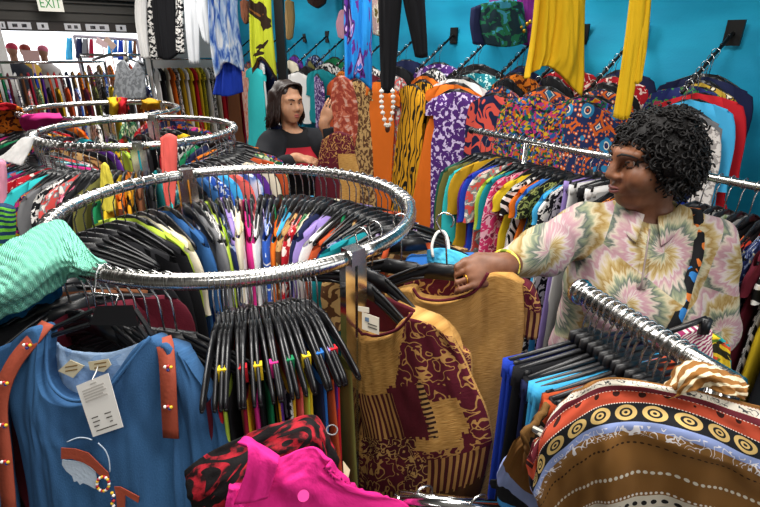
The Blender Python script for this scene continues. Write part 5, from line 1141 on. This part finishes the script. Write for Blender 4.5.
# tie-dye top: its own shell with folds
infl = .014
top = [ell(p[1], tuple(r+infl for r in p[2]), p[4], p[3]) if p[0] == 'e' else seg(p[1], p[2], p[3]+infl*.6, p[4]+infl*.6, p[5]) for p in torso]
top += [seg(shR, elR, .07, .062, .05), seg(elR, elR.lerp(wrR, .82), .06, .042, .04), seg(shL, elL, .078, .074, .05), seg(elL, elL.lerp(wrL, .18)-Vector((0, 0, .02)), .074, .07, .03)]
cut = [seg(HD1 @ Vector((0, .0, -.05)), T(0, -.005, 1.372), .05, .058, .01, -1)]
def folds(X, Y, Z):
    return .0045*np.sin(38*X+21*Y+16*Z+2.2*np.sin(9*Z+7*X))*np.cos(17*Y-23*Z+1.5*np.sin(11*X))+.003*np.sin(70*Z+25*X-30*Y)*np.sin(13*X+5*Z)
tm = sdf_mesh('tie_dye_top', top+cut, axis(.25, 1.2, [], .0075, .0075), axis(.95, 1.75, [], .0075, .0075), axis(.80, 1.40, [], .0075, .0075), folds)
TD = NT('tie_dye', .85); tc = TD.N('ShaderNodeTexCoord').outputs['Object']
mp = TD.N('ShaderNodeMapping', {0: tc, 2: (0, 0, RD(20))}).outputs[0]; sp = TD.N('ShaderNodeSeparateXYZ', {0: mp})
flatv = TD.N('ShaderNodeCombineXYZ', {0: sp.outputs[0], 1: sp.outputs[2]}).outputs[0]
res = None
vor = TD.N('ShaderNodeTexVoronoi', {'Vector': flatv, 'Scale': 4.9, 'Randomness': .8}, voronoi_dimensions='2D')
dv = TD.N('ShaderNodeVectorMath', {0: TD.N('ShaderNodeVectorMath', {0: flatv, 'Scale': 1.0}, operation='SCALE').outputs[0], 1: vor.outputs['Position']}, operation='SUBTRACT').outputs[0]
ds = TD.N('ShaderNodeSeparateXYZ', {0: dv}); ang = TD.math('ARCTAN2', ds.outputs[1], ds.outputs[0]); dist = vor.outputs['Distance']
nz = TD.N('ShaderNodeTexNoise', {'Vector': TD.N('ShaderNodeCombineXYZ', {0: TD.math('MULTIPLY', ang, 3.6), 1: TD.math('MULTIPLY', dist, 2.2)}).outputs[0], 'Scale': 2.0, 'Detail': 3.0})
nz2 = TD.N('ShaderNodeTexNoise', {'Vector': flatv, 'Scale': 11.0, 'Detail': 3.0})
ph = TD.math('ADD', TD.math('ADD', TD.math('MULTIPLY', dist, 1.75), TD.math('MULTIPLY', ang, .159)), TD.math('ADD', TD.math('MULTIPLY', nz.outputs[0], .75), TD.math('MULTIPLY', nz2.outputs[0], .3)))
c = TD.ramp(TD.math('FRACT', ph), stops([(0, 'ad8a90'), (.12, 'bdb1a2'), (.22, '555f5a'), (.34, '838a70'), (.46, 'bdb294'), (.58, '90743e'), (.72, 'ad9b70'), (.84, 'bdb2ae'), (.93, 'a88089'), (1, 'ad8a90')]), False)
TD.col(c); TD.weave(); 
o = link('tie_dye_top', tm, TD.m, w1)
# collar, placket, trousers, strap, bracelet, ring, hair
m = MB(); V = []; n_ = 34
for i in range(n_+1):
    a_ = RD(-90+14)+RD(332)*i/n_; fr = max(0, cos(a_+pi/2))**6
    for (r_, z_) in ((.064, 1.385), (.070, 1.392), (.098+.03*fr, 1.352-.03*fr), (.096+.03*fr, 1.344-.03*fr)):
        V.append(T(r_*cos(a_)*1.04, .012+r_*sin(a_)-.02*fr, z_-.018*max(0, -sin(a_))))
F = [(i*4+k, i*4+(k+1) % 4, i*4+4+(k+1) % 4, i*4+4+k) for i in range(n_) for k in range(4)]+[(3, 2, 1, 0), (n_*4, n_*4+1, n_*4+2, n_*4+3)]
m.add(V, F).build('collar', TD.m, w1)
fwd1 = (T(0, -1, 0)-T(0, 0, 0))
P = [stick(top, T(.0, -.35, z_), -fwd1, .003) for z_ in (1.34, 1.31, 1.28, 1.25, 1.22, 1.19)]
MB().ribbon(P, .022, .004, T(1, 0, 0)-T(0, 0, 0)).build('placket', TD.m, w1)
MB().tube([p+fwd1*.004 for p in P], .0025, 6).build('zip', simple('zip', '9a8a86', .4, .4), w1)
TR = []
for s in (-1, 1): TR += [seg(T(s*.09, 0, .84), T(s*.10, -.01, .46), .108, .085, .05), seg(T(s*.10, -.01, .46), T(s*.10, .02, .12), .083, .075, .03)]
TR += [ell(T(0, 0, .85), (.2, .16, .14), .06, TB.to_3x3())]
link('trousers', sdf_mesh('trousers', TR, axis(.4, 1.2, [], .012, .012), axis(1.0, 1.8, [], .012, .012), axis(.04, 1.02, [], .012, .012)), plain('1c1d24'), w1)
for s in (-1, 1): MB().ball(T(s*.112, -.06, .036), (.052, .135, .042), 8, TB.to_3x3()).build('shoe', BLACKP, w1)
P = []; wd = []
for (x, y, z, d) in ((.13, .3, 1.0, (0, 1, 0)), (.128, .3, 1.15, (0, 1, 0)), (.125, .3, 1.26, (0, 1, 0)), (.122, .12, 1.5, (0, .45, 1)), (.12, .03, 1.5, (0, 0, 1)), (.122, -.06, 1.5, (0, -.3, 1)), (.13, -.3, 1.29, (0, -1, 0)), (.118, -.3, 1.22, (0, -1, 0)), (.10, -.35, 1.14, (0, -1, 0)), (.08, -.35, 1.06, (0, -1, 0)), (.06, -.35, .98, (0, -1, 0)), (.045, -.35, .9, (0, -1, 0))):
    D = TB.to_3x3() @ Vector(d); P.append(stick(top, T(x, y, z), -D, .005))
P = [catmull(P, k/44) for k in range(45)]
bagstrap = empty('shoulder_bag', T(.24, .14, .78), 'black shoulder bag with colourful patterned strap worn by the tie-dye woman', 'bag')
place('strap', MB().ribbon(P, .026, .004, TB.to_3x3() @ Vector((1, 0, 0))), multi('0f0f12 0f0f12 0f0f12 2a6fae 0f0f12 c46a2a 0f0f12 0f0f12', 60), bagstrap)
m = MB(); V = []
Q = Plane(T(.26, .2, .8), TB.to_3x3() @ Vector((1, .2, 0)))
for k in range(2):
    pass
bs = [[T(.23, y, z) for y in (-.10, .02, .14)] for z in (.93, .8, .66)]
sheet('bag_body', bs, MATS['black'], bagstrap, 14, 14, .03, .04, .005)
wx = (wrR-elR).normalized(); bc = wrR-wx*.008; b_ = wx.orthogonal().normalized(); b2 = wx.cross(b_)
MB().tube([bc+(b_*cos(a_)+b2*sin(a_))*.0345 for a_ in [2*pi*k/24 for k in range(24)]], .0042, 6, closed=True).build('bracelet', multi('d9c23a 3a3a2a e8d96a 7a8a2a', 120), w1)
rb = wrR+hf*.096*.95-tu*.009+hn*.007
MB().tube([rb+(hs*cos(a_)+hn*sin(a_))*.0105 for a_ in [2*pi*k/16 for k in range(16)]], .0016, 6, closed=True).build('finger_ring', GOLD, w1)
HAIR = NT('black_hair', .6, 0, 0, .3); HAIR.col(srgb('100d0d'))
cap = xf([ell((0, .03, .045), (.088, .1, .086), .03), ell((0, .075, -.02), (.08, .06, .09), .03), ell((.07, .035, .0), (.03, .05, .06), .03), ell((-.07, .035, .0), (.03, .05, .06), .03)], HD1)+xf([ell((0, -.115, -.015), (.09, .085, .095), .02, None, -1)], HD1)
link('hair', sdf_mesh('hair', cap, axis(.55, .95, [], .007, .007), axis(1.18, 1.56, [], .007, .007), axis(1.36, 1.7, [], .007, .007)), HAIR.m, w1)
m = MB(); r2 = random.Random(3)
cnt = 0
while cnt < 1250:
    u_ = Vector((r2.gauss(0, 1), r2.gauss(0, 1), r2.gauss(0, 1))).normalized()
    p = Vector((0, .03, .02))+u_*.05
    q = HD1 @ p; dq = (HD1.to_3x3() @ u_).normalized()
    for _ in range(30):
        dd = sdf_at(cap, q)
        if dd > -.001: break
        q = q-dq*min(dd, -.001)*.8
    if sdf_at(cap, q) > .004 or sdf_at(cap, q) < -.006: continue
    p = HD1.inverted() @ q
    if p.z < -.085 and p.y < .03 or p.y < -.062: continue
    cnt += 1
    dirn = (u_+Vector((r2.gauss(0, .5), r2.gauss(0, .5), r2.gauss(-.25, .5)))).normalized()
    a0 = dirn.orthogonal().normalized(); a1 = dirn.cross(a0); rr = r2.uniform(.0055, .0095); ln = r2.uniform(.02, .046); tw = r2.uniform(1.2, 2.2); ph = r2.uniform(0, 6.28)
    st0 = p-u_*.012
    pts = []
    for k in range(13):
        t_ = k/12; aa = ph+tw*2*pi*t_; pts.append(HD1 @ (st0+dirn*ln*t_+(a0*cos(aa)+a1*sin(aa))*rr*(.6+.4*t_)+Vector((0, 0, -.012*t_*t_))))
    m.tube(pts, [.0036*(1-.35*k/12) for k in range(13)], 5)
m.build('hair', HAIR.m, w1)

# woman in the black jacket further back
TC = Matrix.Translation((-.545, 3.15, 0)) @ Matrix.Rotation(RD(22), 4, 'Z')
def U_(*p): return TC @ Vector(p)
HD2 = Matrix.Translation((-.565, 3.12, 1.472)) @ Matrix.Rotation(RD(42), 4, 'Z') @ Matrix.Rotation(RD(4), 4, 'X') @ Matrix.Scale(.98, 4)
aR, aL = U_(-.165, 0, 1.235), U_(.165, 0, 1.235)
hL2 = at(324, 123, 2.93); hR2 = at(297, 158, 2.84)
eL2 = ik(aL, hL2, .27, .25, (.4, -.2, -1)); eR2 = ik(aR, hR2, .27, .25, (-1, 0, -.6))
tor2 = [ell(U_(0, 0, 1.12), (.155, .105, .19), .05, TC.to_3x3()), ell(U_(0, -.01, .95), (.15, .12, .18), .08, TC.to_3x3()), ell(U_(0, 0, .83), (.165, .125, .14), .08, TC.to_3x3()), seg(U_(-.13, 0, 1.235), U_(.13, 0, 1.235), .052, .052, .05), ell(U_(-.07, -.08, 1.09), (.07, .06, .07), .05, TC.to_3x3()), ell(U_(.07, -.08, 1.09), (.07, .06, .07), .05, TC.to_3x3())]
h1, f1, n1, s1_ = hand_prims(hL2, Vector((.2, .9, .1)), Vector((.35, -.1, .9)), None, .35, 1, .92)
h2, f2, n2_, s2_ = hand_prims(hR2, Vector((.1, .3, -1)), Vector((.95, -.1, -.1)), None, .4, 1, .92)
tq = [seg(hL2+f1*.02, hL2+f1*.05+Vector((.035, 0, 0)), .012, .01, .01), seg(hL2+f1*.05+Vector((.035, 0, 0)), hL2+f1*.07+Vector((.05, 0, 0)), .01, .008, .006),
      seg(hR2+f2*.02, hR2+f2*.05+Vector((0, -.035, 0)), .012, .01, .01), seg(hR2+f2*.05+Vector((0, -.035, 0)), hR2+f2*.08+Vector((0, -.04, -.01)), .01, .008, .006)]
b2_ = tor2+xf(head_prims(1.0), HD2)+[seg(HD2 @ Vector((0, .025, -.06)), U_(0, .015, 1.25), .045, .05, .03), seg(aR, eR2, .05, .04, .04), seg(eR2, hR2, .038, .026, .03), seg(aL, eL2, .05, .04, .04), seg(eL2, hL2, .038, .026, .03)]+h1+h2+tq
for s in (-1, 1): b2_ += [seg(U_(s*.08, 0, .8), U_(s*.085, -.01, .45), .08, .055, .05), seg(U_(s*.085, -.01, .45), U_(s*.085, .02, .07), .052, .038, .03), seg(U_(s*.085, .03, .035), U_(s*.095, -.14, .026), .032, .024, .03)]
lo = [min(min(prim_box(p)[0][i] for p in b2_), 9) for i in range(3)]; hi = [max(prim_box(p)[1][i] for p in b2_) for i in range(3)]
xs = axis(lo[0]-.03, hi[0]+.03, [(-.7, -.26)], .0052, .012); ys = axis(lo[1]-.03, hi[1]+.03, [(2.75, 3.25)], .0052, .012); zs = axis(-.03, hi[2]+.03, [(1.08, 1.62)], .0052, .014)
w2 = link('person', sdf_mesh('person', b2_, xs, ys, zs), SKIN2.m)
tag(w2, 'woman with dark shoulder-length hair in a black jacket over a red panelled top', 'person')
face_parts(HD2, w2, LIP2, SKIN2.m)
jk = [ell(p[1], tuple(r+.012 for r in p[2]), p[4], p[3]) if p[0] == 'e' else seg(p[1], p[2], p[3]+.01, p[4]+.01, p[5]) for p in tor2]
inner = jk+[seg(HD2 @ Vector((0, 0, -.06)), U_(0, -.01, 1.33), .05, .06, .01, -1)]
bx = [axis(l_-.06, h_+.06, [], .009, .009) for l_, h_ in zip(lo, hi)]
zj = axis(.78, 1.36, [], .009, .009)
tpm = NT('black_top_red_panel', .85); tcc = tpm.N('ShaderNodeTexCoord').outputs['Object']; mpp = tpm.N('ShaderNodeMapping', {0: tcc, 2: (0, 0, RD(-22))}).outputs[0]; spp = tpm.N('ShaderNodeSeparateXYZ', {0: mpp})
zc = spp.outputs[2]
tpm.col(tpm.mix(tpm.math('MULTIPLY', tpm.math('LESS_THAN', zc, 1.215), tpm.math('GREATER_THAN', zc, 1.10)), srgb('141316'), srgb('a51c2c')))
link('panelled_top', sdf_mesh('panelled_top', inner, bx[0], bx[1], zj), tpm.m, w2)
jk2 = [ell(p[1], tuple(r+.024 for r in p[2]), p[4], p[3]) if p[0] == 'e' else seg(p[1], p[2], p[3]+.018, p[4]+.018, p[5]) for p in tor2]+[seg(aR, eR2, .066, .056, .04), seg(eR2, eR2.lerp(hR2, .85), .054, .045, .03), seg(aL, eL2, .066, .056, .04), seg(eL2, eL2.lerp(hL2, .82), .054, .045, .03)]
jk2 += [seg(U_(.01, -.24, .7), U_(.01, -.2, 1.3), .155, .135, .01, -1), seg(HD2 @ Vector((0, 0, -.05)), U_(0, -.03, 1.30), .06, .07, .01, -1)]
def folds2(X, Y, Z): return .005*np.sin(40*X+25*Y+30*Z+2*np.sin(12*Z))*np.cos(22*Y-31*Z)
link('jacket', sdf_mesh('jacket', jk2, bx[0], bx[1], zj, folds2), plain('1c1d22'), w2)
TR = []
for s in (-1, 1): TR += [seg(U_(s*.08, 0, .82), U_(s*.085, -.01, .45), .095, .075, .05), seg(U_(s*.085, -.01, .45), U_(s*.085, .02, .1), .073, .065, .03)]
link('trousers', sdf_mesh('trousers', TR+[ell(U_(0, 0, .83), (.178, .138, .13), .06, TC.to_3x3())], bx[0], bx[1], axis(.04, .98, [], .014, .014)), plain('1a1b20'), w2)
for s in (-1, 1): MB().ball(U_(s*.093, -.055, .034), (.046, .125, .038), 8, TC.to_3x3()).build('shoe', BLACKP, w2)
HB2 = NT('dark_brown_hair', .45, 0, 0, .4); HB2.col(srgb('241612'))
h2p = xf([ell((0, .03, .045), (.082, .092, .084), .03), ell((0, .085, -.04), (.075, .05, .1), .05), ell((-.075, .05, -.05), (.026, .05, .1), .04), ell((.075, .055, -.05), (.024, .05, .085), .04)], HD2)+xf([ell((.01, -.12, -.0), (.09, .095, .1), .02, None, -1)], HD2)
m = MB()
def wav(X, Y, Z): return .003*np.sin(85*X+60*Y+8*np.sin(9*Z))
link('hair', sdf_mesh('hair', h2p, axis(-.8, -.3, [], .006, .006), axis(2.9, 3.4, [], .006, .006), axis(1.2, 1.64, [], .006, .006), wav), HB2.m, w2)
r3 = random.Random(5)
for k in range(230):
    az = RD(r3.uniform(-38, 218)); part = Vector((.018, r3.uniform(-.06, .05), .118)); ca, sa = cos(az), sin(az)
    side = Vector((ca*.089, .03+sa*.104, .02)); ln = r3.uniform(.12, .2)*(1 if sa > -.2 else .8); ph = r3.uniform(0, 6)
    pts = [part, part.lerp(side, .45)+Vector((ca*.02, sa*.02, .028)), side, side+Vector((ca*.012, sa*.01, -.06)), side+Vector((ca*.02, sa*.012, -.11)), side+Vector((ca*.012+r3.gauss(0, .012), sa*.01+.015, -ln))]
    pts = [catmull(pts, q/14)+Vector((.005*sin(q*.9+ph), .005*cos(q*.8+ph), 0))*(q/14) for q in range(15)]
    m.tube([HD2 @ p for p in pts], [.006]*12+[.005, .0035, .0015], 5)
m.build('hair', HB2.m, w2)
MB().ball(HD2 @ Vector((-.082, -.0, -.05)), .007, 6).build('earring', simple('pearl', 'e6e0d6', .3), w2)
# garments she is looking through
pl = Plane(at(338, 110, 2.92), (-.2, -1, 0))
o = sheet('blouse', [zrow(pl, [(334, 78), (342, 76), (352, 82)]), zrow(pl, [(331, 100), (343, 98), (357, 104)]), zrow(pl, [(334, 128), (345, 126), (358, 126)]), zrow(pl, [(336, 150), (346, 152), (355, 148)])], blotch('8f3a2c', 'b5624a', 30, .5, 'c99a8a'), None, 20, 26, .008, .02, .02); tag(o, 'rust print blouse hanging beside the raised hand of the far woman', 'top')
pl = Plane(at(338, 160, 2.75), (-.2, -1, 0))
o = sheet('tunic', [zrow(pl, [(322, 140), (336, 132), (352, 136)]), zrow(pl, [(318, 160), (336, 158), (356, 158)]), zrow(pl, [(316, 178), (337, 180), (360, 176)]), zrow(pl, [(316, 215), (337, 215), (360, 215)])], [MAR, TANM, SCR], None, 24, 30, .008, .02, .02, patch=lambda s_, t_: 1 if s_ > .55 and t_ > .25 else (2 if t_ < .4 else 0)); tag(o, 'maroon and tan patchwork tunic in front of the far woman, right side', 'top')

pl = Plane(at(15, 150, 2.1), (.3, -1, .3))
o = sheet('scarf', [zrow(pl, [(14, 146), (24, 138), (34, 137)]), zrow(pl, [(4, 154), (18, 150), (30, 150)]), zrow(pl, [(-6, 160), (8, 162), (22, 166)])], MATS['white'], None, 16, 16, .006, .015, .008); tag(o, 'white cloth draped off the left end of the middle round rack', 'scarf')

NP = [at(*p) for p in ((505, 88, 3.16), (506, 104, 3.13), (516, 117, 3.12), (527, 104, 3.13), (529, 88, 3.16))]
ne = empty('bead_necklace', at(516, 110, 3.12), 'brown wooden bead necklace hanging on the navy and coral tunic', 'necklace')
place('cord', MB().tube([catmull(NP, k/24) for k in range(25)], .004, 6), BLACKM, ne)
for k in range(19): place('bead', MB().ball(catmull(NP, (k+.5)/19), .013 if 4 < k < 14 else .009, 6), plain('4a3024', .5), ne)
